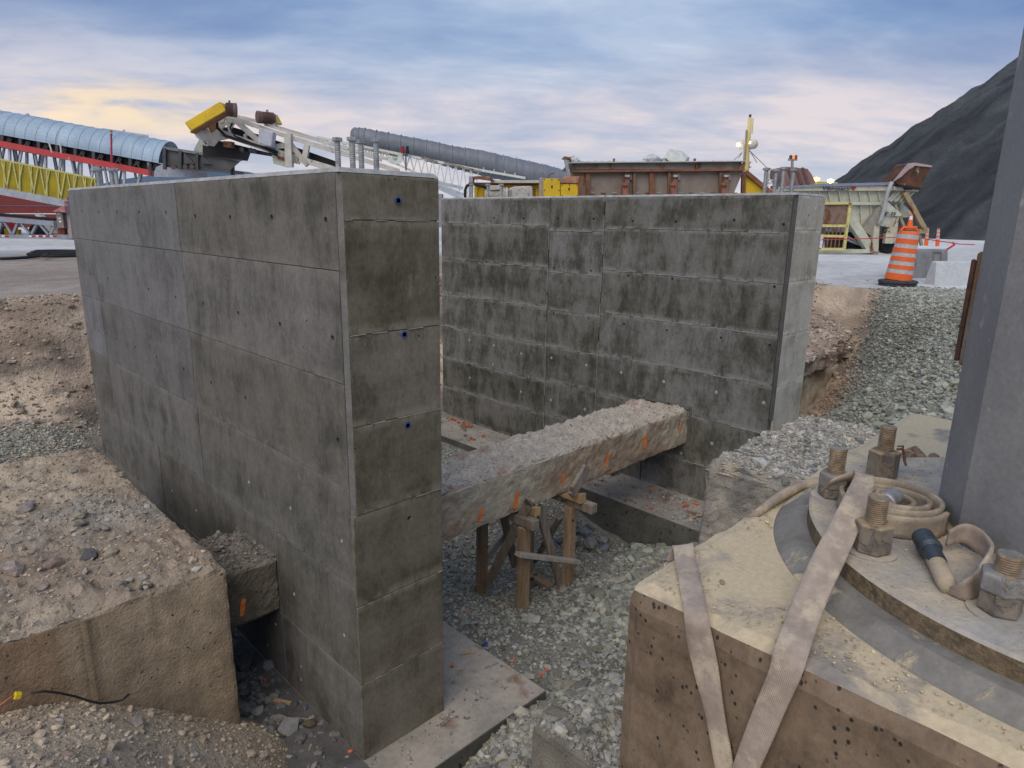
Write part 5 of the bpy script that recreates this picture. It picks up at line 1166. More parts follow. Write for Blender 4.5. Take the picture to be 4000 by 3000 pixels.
for i, x in enumerate(range(-60, 800, 78)):
    bar(p, C1, (x, 612+x*.205), (x+(0, 46, -40)[i % 3], 850+x*.19), .055, -.03).build('guard_bar', M_('pale_yellow', (.55, .52, .2)), t)
    bar(p, C1, (x+20, 616+x*.205), (x+20+(-38, 0, 44)[i % 3], 850+x*.19), .045, -.03).build('guard_bar', MATS['pale_yellow'], t)
plate(p, C1, [(1330, 755), (1332, 705), (1350, 668), (1400, 645), (1440, 648), (1790, 718), (1790, 760)], -.3, .06).build('skirt_plate', M_('skirt_grey', (.33, .36, .42), bump=0), t)
bar(p, C1, (1296, 640), (1300, 735), .10, -.1).build('end_post', M_drk, t)
bars(p, C1, [((425, 462), (450, 545)), ((520, 462), (530, 550)), ((1282, 635), (1296, 700))], .05, -.1).build('chain', M_wht, t)
plate(p, C1, [(793, 650), (850, 660), (850, 700), (780, 700)], -.05, .03).build('gusset', M_grl, t)
w_ = thing('whip_pole', 'thin red whip pole with rainbow tape at its tip in front of the corrugated hood', 'pole', tuple(p(C1(965, 635), -.4)))
MB().tube([p(C1(965, 635), -.4), p(C1(961, 400), -.4)], .035, 6).build('pole', M_('whip_red', (.42, .04, .07), bump=0), w_)
for i, c in enumerate(((.05, .1, .4), (.5, .05, .05), (.6, .45, .03), (.05, .3, .1), (.4, .1, .3))): MB().tube([p(C1(961, 400-i*10), -.4), p(C1(961, 391-i*10), -.4)], .045, 6).build('tape_band', M_('tape%d' % i, c, bump=0), w_)
# receiving trough
p = BP(27.5, 800)
t = thing('receiving_trough', 'dark steel trough with gusset ribs under the falling stream of crushed stone', 'trough', tuple(p(C1(1700, 700))))
plate(p, C1, [(1415, 500), (2085, 605), (1985, 695), (1430, 648)], 0, .08).build('side_plate', M_('trough_steel', (.10, .105, .11), c2=(.065, .068, .07), s=2, bump=0), t)
plate(p, C1, [(1415, 500), (2060, 598), (1985, 690), (1430, 640)], 1.3, .08).build('side_plate', MATS['trough_steel'], t)
plate(p, C1, [(1752, 560), (1750, 470), (1830, 455), (2080, 490), (2065, 585), (1900, 600)], .3, .08).build('rubber_curtain', M_blk, t)
plate(p, C1, [(1430, 645), (1985, 692), (1985, 715), (1430, 668)], 0, 1.4).build('floor', M_drk, t)
bars(p, C1, [((1412, 502), (2086, 607))], .10, -.05).build('rim', M_('rim_steel', (.2, .2, .2), bump=0), t)
for x in (1425, 1560, 1705): bar(p, C1, (x, 505+(x-1415)*.155), (x, 690), .11, -.08).build('rib', M_drk, t)
for x in (1590, 1740): plate(p, C1, [(x, 530+(x-1500)*.15), (x+90, 640), (x, 640)], -.12, .04).build('gusset', M_drk, t)
for x in (1500, 1555, 1600, 1660): MB().tube([p(C1(x, 665), -.1), p(C1(x, 672), 1.2)], .09, 8).build('roller', M_mot, t)
bar(p, C1, (2010, 650), (2012, 740), .12, .3).build('leg', M_drk, t)
st_ = plate(p, C1, [(1722, 430), (1765, 425), (1752, 560), (1668, 545), (1685, 495)], .5, .35)
o = st_.build('falling_stone', M_('falling_dust', (.46, .50, .46), c2=(.30, .34, .31), s=9, bump=1., bs=20)); o['kind'] = 'stuff'; tag(o, 'pale stream of crushed stone falling from the conveyor head into the trough', 'falling stone')
# white conveyor with drive head
p = BP(24, 1000)
t = thing('white_conveyor', 'rust streaked white conveyor boom with twin motors discharging above the near wall', 'conveyor', tuple(p(C2(935, 760))))
g_ = thing  # readability
yg = plate(p, C2, [(45, 285), (348, 102), (408, 182), (98, 360)], -.9, .45).build('belt_guard', M_yel, t, bevel=.02)
plate(p, C2, [(70, 300), (346, 140), (388, 185), (108, 345)], -.93, .03).build('guard_face', M_yel, yg)
plate(p, C2, [(95, 362), (408, 184), (408, 196), (98, 374)], -.88, .4).build('guard_rust_edge', M_rst, yg)
def motor(a, b, off, r, off2=0):
    A, B = p(C2(*a), off), p(C2(*b), off+off2); ax = (B-A).normalized(); ln = (B-A).length
    prof = [(0, 0), (r*.8, 0), (r*.95, ln*.06), (r, ln*.1)]
    for k in range(12): q = ln*(.14+.6*k/12); prof += [(r*.86, q), (r*.86, q+ln*.02), (r, q+ln*.022), (r, q+ln*.045)]
    prof += [(r*1.04, ln*.78), (r*1.04, ln*.97), (r*.85, ln), (0, ln)]
    o = MB().lathe(A, prof, 24, ax).build('motor', M_mot, t)
    MB().tube([A+ax*ln*.35+Vector((0, 0, r)), A+ax*ln*.35+Vector((0, 0, r*1.3)), A+ax*ln*.42+Vector((0, 0, r*1.3)), A+ax*ln*.42+Vector((0, 0, r))], .018, 5).build('lifting_eye', M_drk, o)
motor((400, 170), (500, 180), -.75, .215, .1); motor((825, 250), (668, 236), .2, .19, -.35)
plate(p, C2, [(795, 210), (808, 203), (850, 285), (825, 292)], .2, .5).build('belt_guard', M_yel, t); plate(p, C2, [(778, 240), (822, 235), (828, 318), (785, 312)], .1, .3).build('gear_reducer', M_wht, t)
for q, r, o_ in (((190, 372), .23, -.45), ((165, 362), .12, -.55), ((225, 457), .105, -.3)): MB().lathe(p(C2(*q), o_), [(0, 0), (r, 0), (r, .12), (0, .12)], 24, p.n).build('pulley_housing', M_wht, t)
plate(p, C2, [(125, 370), (240, 300), (330, 360), (450, 415), (330, 440), (290, 488), (235, 480)], -.1, .12).build('head_plate', M_wht, t)
plate(p, C2, [(235, 290), (300, 250), (330, 330), (270, 372)], -.12, .1).build('head_bracket', M_rst, t)
for cx0 in (362, 437):
    plate(p, C2, [(cx0-35, 235), (cx0+40, 235), (cx0+38, 300), (cx0+8, 345), (cx0+8, 395), (cx0-14, 395), (cx0-16, 345), (cx0-36, 290)], -.05, .06).build('stiffener_plate', M_wht, t)
    MB().lathe(p(C2(cx0, 262), -.07), [(0, 0), (.10, 0), (.10, .012), (0, .012)], 18, p.n).build('hole_disc', M_('hole_disc_sky_tone', (.45, .50, .58), bump=0), t)  # flat disc in sky colour stands in for an open hole
bars(p, C2, [((300, 352), (905, 560)), ((905, 560), (1340, 690))], .20).build('lower_chord', M_wht, t)
bars(p, C2, [((395, 230), (480, 240)), ((480, 252), (905, 395)), ((905, 395), (1240, 500)), ((1240, 500), (1900, 705))], .15).build('upper_chord', M_wht, t)
bars(p, C2, [((490, 230), (720, 285)), ((720, 285), (1110, 405)), ((1110, 405), (1750, 610))], .11, 1.3).build('far_chord', M_wht, t)
bars(p, C2, [((740, 300), (1000, 385)), ((1000, 385), (1800, 600))], .09, .1).build('handrail', M_wht, t)
bars(p, C2, [((480, 262), (695, 450)), ((800, 500), (910, 485))], .16, -.02).build('diagonal', M_wht, t)
bar(p, C2, (960, 470), (1112, 655), .16, -.05).build('diagonal', M_('rusty_white', (.48, .44, .38), rust=RUST, rust_t=(.5, .58), s=4), t)
bar(p, C2, (1105, 480), (1085, 610), .17, -.02).build('diagonal', M_wht, t)
MB().tube([p(C2(575, 440), -.02), p(C2(570, 400), -.02), p(C2(590, 380), -.02), p(C2(620, 390), -.02)], .07, 8).build('bent_bracket', M_wht, t)
plate(p, C2, [(330, 325), (470, 325), (700, 392), (910, 465), (1340, 615), (1340, 695), (1180, 648), (905, 575), (300, 372)], .30, .8).build('belt', M_blk, t)
plate(p, C2, [(300, 430), (520, 482), (820, 556), (800, 572), (540, 530), (515, 600), (205, 575), (205, 478), (290, 485)], .3, .8).build('return_belt', M_blk, t)
plate(p, C2, [(905, 375), (962, 380), (972, 668), (915, 668)], -.25, .25).build('support_post', M_wht, t)
plate(p, C2, [(850, 535), (1035, 580), (1035, 645), (850, 600)], -.1, .12).build('rusty_box', M_('rust_patched_white', (.45, .42, .38), rust=RUST, rust_t=(.48, .55), s=4), t)
plate(p, C2, [(800, 565), (925, 600), (920, 670), (815, 640)], -.05, .1).build('hanger', M_wht2, t)
MB().tube([p(C2(*q), -.25) for q in ((325, 250), (330, 330), (400, 400), (560, 450), (680, 485), (850, 540))], .05, 8).build('cable', M_blk, t, smooth=True)
MB().tube([p(C2(*q), -.28) for q in ((460, 290), (440, 330), (480, 400), (620, 460), (760, 520), (850, 565))], .03, 6).build('cable', M_blk, t, smooth=True)
bars(p, C2, [((430, 450), (432, 500))], .28, .1).build('rusty_stub', M_rst, t)
for q in ((540, 515), (620, 522), (650, 530)): MB().tube([p(C2(*q), 0.), p(C2(q[0]+4, q[1]+2), 1.2)], .08, 10).build('return_roller', M_drk, t)
plate(p, C2, [(560, 495), (810, 560), (800, 568), (700, 548), (600, 510)], .2, .9).build('idler_rack', M_drk, t)
cb0 = plate(p, C2, [(688, 328), (812, 365), (795, 495), (680, 462)], -.55, .35).build('control_box', M_('light_grey_box', (.47, .50, .58), bump=0), t, bevel=.02)
bars(p, C2, [((770, 535), (900, 590))], .05, .3).build('conduit', M_blk, t)
# tarp covered conveyor on a pale lattice boom
p = BP(38, 1800)
t = thing('tarped_conveyor', 'conveyor wrapped in a billowing grey tarpaulin on a pale zigzag lattice boom', 'conveyor', tuple(p(C3(400, 900))))
CEN = [((-505, 290), .02), ((-498, 292), .30), ((-470, 295), .42), ((-380, 315), .50), ((-200, 348), .50), ((0, 385), .48), ((200, 430), .52), ((400, 478), .55), ((600, 520), .60), ((800, 565), .62), ((1000, 605), .60), ((1200, 645), .55), ((1380, 675), .46), ((1500, 700), .4)]
pts = [p(C3(*q), .8) for q, r in CEN]; rs = [r for q, r in CEN]
V = []; F = []; na = 28; steps = 260
for i in range(steps+1):
    s_ = i/steps*(len(pts)-1); k = min(int(s_), len(pts)-2); f_ = s_-k; c = pts[k].lerp(pts[k+1], f_); r = rs[k]*(1-f_)+rs[k+1]*f_
    hoop = abs(((i*.092) % 1)-.5)*2; rr = r*(1-.05*(1-hoop**2)) if i > 12 else r
    for j in range(na):
        a = 2*math.pi*j/na; w_n = float(fbm(i*.09, math.cos(a)*2, math.sin(a)*2, 3))*.012 + (float(fbm(i*.3, math.cos(a)*3, math.sin(a)*3, 2))*.010)
        V.append(c + p.n*(math.cos(a)*(rr+w_n)*1.05) + Vector((0, 0, math.sin(a)*(rr+w_n)*1.12)))
for i in range(steps):
    for j in range(na): F.append((i*na+j, i*na+(j+1) % na, (i+1)*na+(j+1) % na, (i+1)*na+j))
MB().add(V, F).build('tarpaulin', M_('grey_tarpaulin', (.17, .19, .225), c2=(.125, .145, .175), s=.8, rough=.5, bump=0, rust=(.38, .32, .20), rust_t=(.68, .74), rust_s=.8), t, smooth=True)
for i in range(16, 250, 11):
    s_ = i/steps*(len(pts)-1); k = min(int(s_), len(pts)-2); f_ = s_-k; c = pts[k].lerp(pts[k+1], f_); r = rs[k]*(1-f_)+rs[k+1]*f_
    MB().tube([c+p.n*(math.cos(a)*r*1.05)+Vector((0, 0, math.sin(a)*r*1.125)) for a in [math.pi*2*q/24 for q in range(25)]], .028, 5).build('cover_hoop', M_('tarp_hoop', (.25, .27, .30), bump=0), t)
TC = lambda x: 463+(x)*.203 if x < 560 else 463+560*.203+(x-560)*.175
for o_ in (0, 1.5):
    bars(p, C3, [((x, TC(x)), (x+200, TC(x+200))) for x in range(-800, 1000, 200)], .12, o_).build('top_chord', M_pur, t)
    bars(p, C3, [((x, TC(x)+(70 if x < -100 else 120+max(0, x)*.25)), (x+200, TC(x+200)+(70 if x+200 < -100 else 120+max(0, x+200)*.25))) for x in range(-800, 600, 200)], .11, o_).build('bottom_chord', M_pur, t)
    x = -760; k = 0
    while x < 600:
        hh_ = 70 if x < -100 else 120+max(0, x)*.25; w0 = 22 if x < -100 else 30
        bar(p, C3, (x, TC(x)+4), (x+w0, TC(x)+hh_), .055, o_).build('lattice_bar', M_pur, t); bar(p, C3, (x+w0, TC(x)+hh_), (x+w0*2, TC(x+w0*2)), .055, o_).build('lattice_bar', M_pur, t); x += w0*2+6
for x in range(640, 1000, 90): bar(p, C3, (x, TC(x)), (x, TC(x)-30), .05, .0).build('rail_post', M_pur, t)
bars(p, C3, [((-420, 395), (-100, 465)), ((100, 470), (240, 515)), ((300, 520), (620, 600))], .10, -.05).build('belt_edge', M_('sandy_belt_edge', (.35, .31, .24), c2=(.1, .09, .08), s=3, bump=0), t)
bars(p, C3, [((250, 690), (460, 742)), ((250, 722), (460, 800)), ((250, 740), (450, 830))], .16, -2.).build('walkway_rail', M_grl, t)
sg = thing('oval_sign', 'white oval sign with a small plant emblem on the lattice boom', 'sign', tuple(p(C2(1862, 595), -.1)))
cc2 = p(C2(1862, 595), -.10); rgt = Vector((math.cos(YAW), -math.sin(YAW), 0)); V = [cc2+rgt*(.46*math.cos(a))+Vector((0, 0, .30*math.sin(a)-.10*math.cos(a)*0)) for a in [2*math.pi*k/36 for k in range(36)]]
MB().prism(V, p.n*.03).build('sign_board', M_('sign_white', (.60, .66, .62), bump=0), sg)
mb = MB()
for s_ in (-1, 0, 1):
    Lf = [(0, -.10), (s_*.10+.03, .0), (s_*.10, .11), (s_*.10-.03, .0)]
    for (a, b), (c, d_) in zip(Lf, Lf[1:]+Lf[:1]): mb.beam(cc2-p.n*.012+rgt*a+Vector((0, 0, b)), cc2-p.n*.012+rgt*c+Vector((0, 0, d_)), .012, .010)
mb.build('plant_emblem', M_('sign_green', (.32, .40, .30), bump=0), sg)
bk = thing('beacon_light', 'pair of small signal lamps, red and dark, on a post beside the oval sign', 'signal lamp', tuple(p(C2(1960, 690), -.3)))
bars(p, C2, [((1958, 560), (1960, 700)), ((1932, 565), (1975, 565))], .07, -.3).build('post', M_drk, bk)
for x, m_ in ((1933, M_('signal_red', (.35, .02, .03), bump=0)), (1972, M_blk)): MB().lathe(p(C2(x, 552), -.3), [(.10, 0), (.10, .12), (.075, .13), (.075, .36), (0, .38)], 12).build('lamp', m_, bk)

# yellow feeder drive and steel feed hopper behind the far wall
p = BP(15.5, 2100)
t = thing('feeder_drive', 'yellow ribbed feeder drive with dusty white motor and gear housing behind the far wall', 'machine', tuple(p(C3(900, 1100))))
plate(p, C3, [(560, 700), (1118, 700), (1118, 1000), (560, 1000)], .6, .2).build('ribbed_panel', M_yel, t)
for x in range(575, 1110, 47): plate(p, C3, [(x, 705), (x+9, 705), (x+9, 1000), (x, 1000)], .56, .05).build('panel_rib', M_yel, t)
plate(p, C3, [(560, 692), (1118, 692), (1118, 712), (560, 712)], .52, .1).build('panel_lip', M_rst, t)
bars(p, C3, [((545, 655), (600, 650)), ((600, 650), (720, 668)), ((545, 655), (548, 700)), ((720, 668), (720, 682))], .07, .3).build('rust_rail', M_rst, t)
bars(p, C3, [((700, 684), (1120, 684))], .06, .4, .3).build('cover_plate', M_wht, t)
plate(p, C3, [(512, 640), (545, 640), (545, 1000), (512, 1000)], .2, .15).build('grey_post', M_('mauve_steel', (.36, .34, .38), bump=0), t)
plate(p, C3, [(1120, 648), (1152, 648), (1152, 1000), (1120, 1000)], -.1, .15).build('grey_post', MATS['mauve_steel'], t)
MB().tube([p(C3(*q), -.2) for q in ((484, 900), (479, 800), (480, 760), (492, 725), (520, 706), (560, 706), (620, 722), (684, 745))], .032, 10).build('hose', M_blk, t, smooth=True)
md_ = M_('dusty_white_motor', (.50, .49, .46), c2=(.36, .34, .31), s=8, rough=.8)
A = p(C3(652, 805), -.1); B = p(C3(850, 805), -.1); ax = (B-A).normalized(); ln = (B-A).length; prof = [(0, 0), (.13, 0), (.17, .05)]
for k in range(14): q = .07+(ln-.1)*k/14; prof += [(.155, q), (.155, q+.012), (.175, q+.014), (.175, q+.026)]
MB().lathe(A, prof+[(.17, ln), (0, ln)], 22, ax).build('motor', md_, t)
plate(p, C3, [(690, 718), (797, 716), (800, 756), (694, 760)], -.28, .22).build('terminal_box', md_, t, bevel=.012)
gb_ = plate(p, C3, [(848, 822), (848, 760), (872, 735), (910, 725), (1050, 722), (1064, 740), (1064, 900), (848, 900)], -.2, .45).build('gear_housing', md_, t, bevel=.02)
MB().lathe(p(C3(975, 790), -.2), [(0, -.03), (.13, -.03), (.145, -.02), (.145, .03)], 30, p.n).build('bearing_cover', md_, gb_)
for k in range(8): MB().lathe(p(C3(975, 790), -.235)+Vector((0, 0, .118*math.sin(k*.785)))+rgt*(.118*math.cos(k*.785)), [(0, 0), (.012, 0), (.012, .01), (0, .01)], 6, p.n).build('cover_bolt', M_mot, gb_)
for k in range(5): plate(p, C3, [(1066, 742+k*17), (1092, 744+k*17), (1092, 752+k*17), (1066, 750+k*17)], -.1, .3).build('cooling_fin', M_mot, t)
for k in range(7): plate(p, C3, [(854, 752+k*11), (880, 752+k*11), (880, 757+k*11), (854, 757+k*11)], -.225, .03).build('cooling_rib', md_, t)
gbx = thing('guard_box', 'pair of yellow guard boxes with round bolt heads and slots under a rusty cap', 'guard box', tuple(p(C3(1300, 900))))
for (x0, y0, x1, y1), (sx, sy) in (((1156, 658, 1302, 900), (1230, 728)), ((1306, 705, 1458, 900), (1378, 748))):
    o = plate(p, C3, [(x0, y0), (x1, y0), (x1, y1), (x0, y1)], -.3, .5).build('guard_panel', M_yel, gbx, bevel=.012)
    plate(p, C3, [(sx-6, sy-12), (sx+6, sy-12), (sx+6, sy+14), (sx-6, sy+14)], -.305, .02).build('slot', M_blk, o)
    for q in ((x0+10, y0+8), (x1-10, y0+8), ((x0+x1)/2, y0+8), (x0+10, y0+100), (x1-10, y0+100)): MB().lathe(p(C3(*q), -.31), [(0, 0), (.014, 0), (.014, .015), (0, .015)], 8, p.n).build('bolt_head', M_mot, o)
plate(p, C3, [(1308, 700), (1325, 650), (1345, 640), (1475, 640), (1460, 702)], -.32, .5).build('rusty_cap', M_('flaking_rust', (.45, .24, .15), c2=(.20, .09, .06), s=5, bump=.4), gbx, bevel=.015)
plate(p, C3, [(1458, 705), (1478, 640), (1503, 628), (1480, 900), (1458, 900)], -.33, .5).build('rust_column', M_rst, gbx)
MB().tube([p(C3(1200, 655), -.2), p(C3(1205, 630), -.2), p(C3(1222, 615), -.2), p(C3(1250, 613), -.2)], .012, 6).build('bent_rod', M_mot, gbx)
bar(p, C3, (1345, 485), (1378, 640), .07, -.1).build('prop_tube', M_galv, gbx); plate(p, C3, [(1318, 485), (1335, 465), (1395, 475), (1398, 515), (1382, 490)], -.15, .25).build('bent_plate', M_rst, gbx)
p = BP(16, 2600)
t = thing('feed_hopper', 'wide brown steel feed hopper with rusty flange and ribs, rocks lying on its rim', 'hopper', tuple(p(C4(1000, 1200))))
hf = plate(p, C4, [(300, 600), (1780, 588), (1690, 800), (1650, 1000), (420, 1000), (382, 800)], 0, 2.6).build('hopper_body', M_bro, t)
plate(p, C4, [(272, 586), (1784, 572), (1784, 590), (272, 605)], -.14, .2).build('flange', M_rst, t)
plate(p, C4, [(315, 528), (1765, 513), (1755, 575), (325, 580)], -.02, .1).build('rim_web', M_('grey_brown_steel', (.30, .285, .265), c2=(.22, .19, .165), s=3, rust=RUST, rust_t=(.56, .66)), t)
plate(p, C4, [(275, 518), (1796, 503), (1796, 510), (275, 525)], -.16, 2.8).build('rim_top', M_('dust_topped_steel', (.50, .54, .53), c2=(.36, .38, .38)), t)
plate(p, C4, [(290, 520), (318, 522), (325, 580), (300, 600)], -.1, .1).build('rim_end', M_drk, t); plate(p, C4, [(1740, 560), (1796, 508), (1784, 575), (1735, 585)], -.12, .1).build('rim_end', M_rst, t)
for x, w0, m_ in ((415, 32, M_rst), (825, 26, M_bro), (968, 42, M_rst), (1128, 26, M_bro), (1572, 28, M_bro)):
    dx = 20 if x < 500 else 0
    plate(p, C4, [(x, 600), (x+w0, 600), (x+w0+dx, 1000), (x+dx, 1000)], -.09, .1).build('rib', m_ if x in (415, 968) else M_('brown_rib', (.22, .15, .10), c2=(.15, .10, .07)), t)
for x in (640, 1372): plate(p, C4, [(x, 530), (x+7, 530), (x+7, 572), (x, 575)], -.12, .12).build('web_stiffener', M_rst, t)
for x in (755, 1172, 1610):
    o = plate(p, C4, [(x, 625), (x+45, 625), (x+40, 690), (x+28, 705), (x+25, 1000), (x-18, 1000), (x-18, 705), (x, 690)], -.28, .22).build('bracket', M_('red_oxide_bracket', (.33, .135, .085), c2=(.20, .10, .07), s=6), t)
    plate(p, C4, [(x+2, 627), (x+42, 627), (x+38, 645), (x+4, 645)], -.30, .03).build('worn_plate', M_grl, o)
    for q in ((x+6, 652), (x+32, 652), (x-8, 724), (x+14, 724)): MB().lathe(p(C4(*q), -.31), [(0, 0), (.02, 0), (.02, .02), (0, .02)], 6, p.n).build('bolt_head', M_blk, o)
    plate(p, C4, [(x-8, 610), (x+62, 610), (x+62, 672), (x+45, 672), (x+45, 622), (x-8, 622)], -.05, .06).build('backing_plate', M_bro, o)
for x in range(455, 1700, 95): plate(p, C4, [(x, 779), (x+38, 779), (x+38, 786), (x, 786)], -.03, .05).build('liner_bolt_plate', M_grl if x % 2 else M_rst, t)
for x in (658, 1356): bar(p, C4, (x, 512), (x+3, 485), .05, .2).build('rod_end', M_rst, t)
def brock(q, r, label, sd):
    o = rock(p(C4(*q), .8), r, (.55, .59, .575), label, 'pale rocks on the hopper rim', 'rock', .62, 'rock', sd); o.data.materials.clear(); o.data.materials.append(M_rock)
brock((990, 512), .25, 'left dusty white rock on the hopper rim', 201); brock((1205, 512), .36, 'largest dusty white rock on the hopper rim', 203); brock((1095, 512), .12, 'small dusty white rock between the two large ones', 204)
brock((318, 515), .17, 'heap of white dusty rock at the left end of the hopper rim', 206); brock((300, 482), .08, 'little white rock perched on the heap at the left end', 207)
mb = MB()
for x in range(380, 1700, 60):
    q = p(C4(x, 512), .7+rnd.uniform(0, .8)); mb.lathe(q, [(rnd.uniform(.05, .14), -.01), (.04, rnd.uniform(.01, .03)), (0, .035)], 7)
o = mb.build('stone_dust', M_rock); o['kind'] = 'stuff'; tag(o, 'pale stone dust lying along the hopper rim', 'stone dust')
# yellow wing plate
tp2 = thing('wing_plate', 'sloping yellow steel wing plate with rusty upper edge right of the feed hopper', 'steel plate', tuple(p(C4(1850, 900))))
plate(p, C4, [(1797, 602), (2025, 790), (2025, 1000), (1775, 1000), (1778, 700)], .3, .12).build('plate', M_yel, tp2)
bars(p, C4, [((1797, 600), (2025, 788)), ((1780, 600), (1772, 900))], .09, .25).build('rusty_edge', M_rst, tp2)
for q in ((1888, 660), (1955, 725), (1970, 742)): MB().lathe(p(C4(*q), .2), [(0, 0), (.03, 0), (.03, .05), (0, .05)], 8, p.n).build('bolt_head', M_mot, tp2)

# ship's mast with working lights
p = BP(85, 2900)
M_mast = M_('cream_yellow_mast', (.66, .56, .22), c2=(.58, .49, .2), s=.6, bump=0)
t = thing('ship_mast', 'cream yellow ship mast with ladder, radar dome and two lit lamps beyond the hopper', 'ship mast', tuple(p(C4(1790, 1000))))
MB().tube([p(C4(1770, 1000)), p(C4(1792, 700)), p(C4(1806, 400)), p(C4(1822, 300)), p(C4(1833, 130))], [.55, .42, .34, .26, .17], 12).build('mast_tube', M_mast, t, smooth=True)
bars(p, C4, [((1853, 140), (1852, 275)), ((1866, 138), (1853, 275))], .06, 0).build('ladder', M_mast, t)
for y in range(140, 276, 17): bar(p, C4, (1832, y), (1864, y), .05, 0).build('ladder_rung', M_mast, t)
bars(p, C4, [((1742, 402), (1855, 402)), ((1745, 350), (1770, 355)), ((1745, 350), (1748, 402)), ((1825, 345), (1855, 350)), ((1780, 325), (1782, 400))], .10, 0).build('platform', M_mast, t)
MB().tube([p(C4(1770, 700), -.4), p(C4(1795, 400), -.4), p(C4(1806, 240), -.4)], .12, 6).build('cable_tray', M_('cable_tray_grey', (.30, .29, .22), bump=0), t)  # cable tray in a duller grey than the mast
for y in (420, 470, 520, 570, 620, 670): bar(p, C4, (1772, y), (1800, y), .10, -.4).build('rung', M_mast, t)
MB().lathe(p(C4(1855, 405), -.3), [(0, 0), (.4, .1), (.6, .45), (.6, .7), (.4, 1.05), (0, 1.15)], 20).build('radar_dome', M_('dome_white', (.62, .60, .50), bump=0), t, smooth=True)
MB().tube([p(C4(1836, 130)), p(C4(1837, 104))], .15, 8).build('top_light', M_drk, t)
bars(p, C4, [((1795, 560), (1845, 560)), ((1800, 515), (1845, 520)), ((1825, 510), (1825, 570))], .2, 0).build('lower_platform', M_wht, t)
M_lamp = M_('lit_floodlight', (.9, .8, .5), bump=0, emit=((1., .62, .18), 3.5))
for q in ((1735, 385), (1842, 372)):
    MB().lathe(p(C4(*q), -.5), [(0, 0), (.20, .08), (.28, .22), (.20, .42), (0, .5)], 16).build('lamp', M_lamp, t, smooth=True)
mb = MB()
for a, b in (((1828, 415), (2070, 650)), ((1832, 415), (1895, 520)), ((1768, 430), (1700, 495)), ((1765, 440), (1735, 480))): mb.tube([p(C4(*a)), p(C4(*b))], .045, 4)
mb.build('stay_wire', M_('wire_grey', (.3, .3, .3), bump=0), t)

# mobile screening hopper with lettering
p = BP(26, 3300)
S5 = 26/2611*.48232
t = thing('screening_machine', 'off-white screening hopper marked C-25 with ribs, wheel and yellow guard', 'machine', tuple(p(C5(1000, 1215))))
plate(p, C5, [(300, 700), (1175, 700), (1120, 870), (985, 1050), (850, 1050), (760, 930), (560, 930), (300, 820)], 0, 1.8).build('hopper_body', M_wht2, t)
bars(p, C5, [((300, 816), (1122, 819))], .10, -.12).build('waist_flange', M_wht2, t)
for x in (540, 620, 695, 778, 862, 942, 1020, 1098): plate(p, C5, [(x, 712), (x+6, 712), (x+22, 806), (x+16, 806)], -.10, .11).build('upper_rib', M_wht2, t)
for x, y1 in ((720, 905), (800, 930), (872, 935), (955, 985), (1035, 930)): plate(p, C5, [(x, 824), (x+6, 824), (x+14, y1), (x+8, y1)], -.10, .11).build('lower_rib', M_wht2, t)
plate(p, C5, [(300, 684), (1232, 676), (1228, 714), (300, 716)], -.16, .12).build('name_band', M_('name_band_white', (.60, .57, .45), bump=0), t)
plate(p, C5, [(1230, 678), (1430, 690), (1424, 722), (1228, 710)], -.30, .16).build('name_band', MATS['name_band_white'], t)
plate(p, C5, [(345, 680), (620, 660), (1150, 648), (1240, 640), (1262, 664), (1150, 671), (620, 681), (345, 694)], -.25, .3).build('blue_grey_cover', M_('blue_grey_cover', (.23, .26, .36), c2=(.19, .21, .30), bump=0), t)
def text(s_, a, hpx, off, m_, parent, name, width=None, shear=0., k=S5, pl_=None, CC=C5):
    cu = bpy.data.curves.new(name, 'FONT'); cu.body = s_; cu.size = 1; cu.extrude = .01; cu.shear = shear; o = bpy.data.objects.new(name, cu); col.objects.link(o)
    me = bpy.data.meshes.new_from_object(o.evaluated_get(bpy.context.evaluated_depsgraph_get())); bpy.data.objects.remove(o); bpy.data.curves.remove(cu)
    co = np.array([v.co[:] for v in me.vertices]); mn_, mx_ = co.min(0), co.max(0); q = (pl_ or p)(CC(*a), off)
    sy = hpx*k/(mx_[1]-mn_[1]); sx = (width*k/(mx_[0]-mn_[0])) if width else sy
    for v in me.vertices:
        c = v.co.copy(); v.co = q + rgt*((c.x-mn_[0])*sx)+Vector((0, 0, (c.y-mn_[1])*sy))-p.n*c.z
    me.shade_flat(); return link(name, me, m_, parent)
M_navy = M_('navy_lettering', (.05, .06, .16), bump=0); M_txb = M_('black_lettering', (.02, .02, .02), bump=0); M_sred = M_('red_emblem', (.40, .04, .04), bump=0)
text('Vibrotech', (645, 710), 26, -.19, M_navy, t, 'lettering', 214)
plate(p, C5, [(874, 686), (925, 686), (905, 711), (892, 711)], -.19, .02).build('red_triangle_emblem', M_sred, t)
text('Vibrotech', (1302, 708), 20, -.33, M_navy, t, 'lettering', 60); plate(p, C5, [(1364, 688), (1386, 690), (1374, 714)], -.33, .02).build('red_triangle_emblem', M_sred, t)
plate(p, C5, [(1165, 795), (1290, 905), (1280, 922), (1128, 920), (1135, 840)], -.3, .08).build('number_panel', M_wht2, t)
text('C-25', (1152, 914), 25, -.34, M_txb, t, 'lettering', 86, .25)
plate(p, C5, [(1170, 795), (1250, 712), (1385, 722), (1300, 822), (1270, 800)], -.1, 1.5).build('discharge_chute', M_wht2, t)
for x in (1195, 1235, 1275, 1315): bar(p, C5, (x, 805-(x-1195)*.0), (x+72, 728), .05, -.14).build('chute_rib', M_wht2, t)
plate(p, C5, [(1280, 800), (1385, 905), (1280, 915)], .5, .1).build('rear_gusset', M_wht2, t)
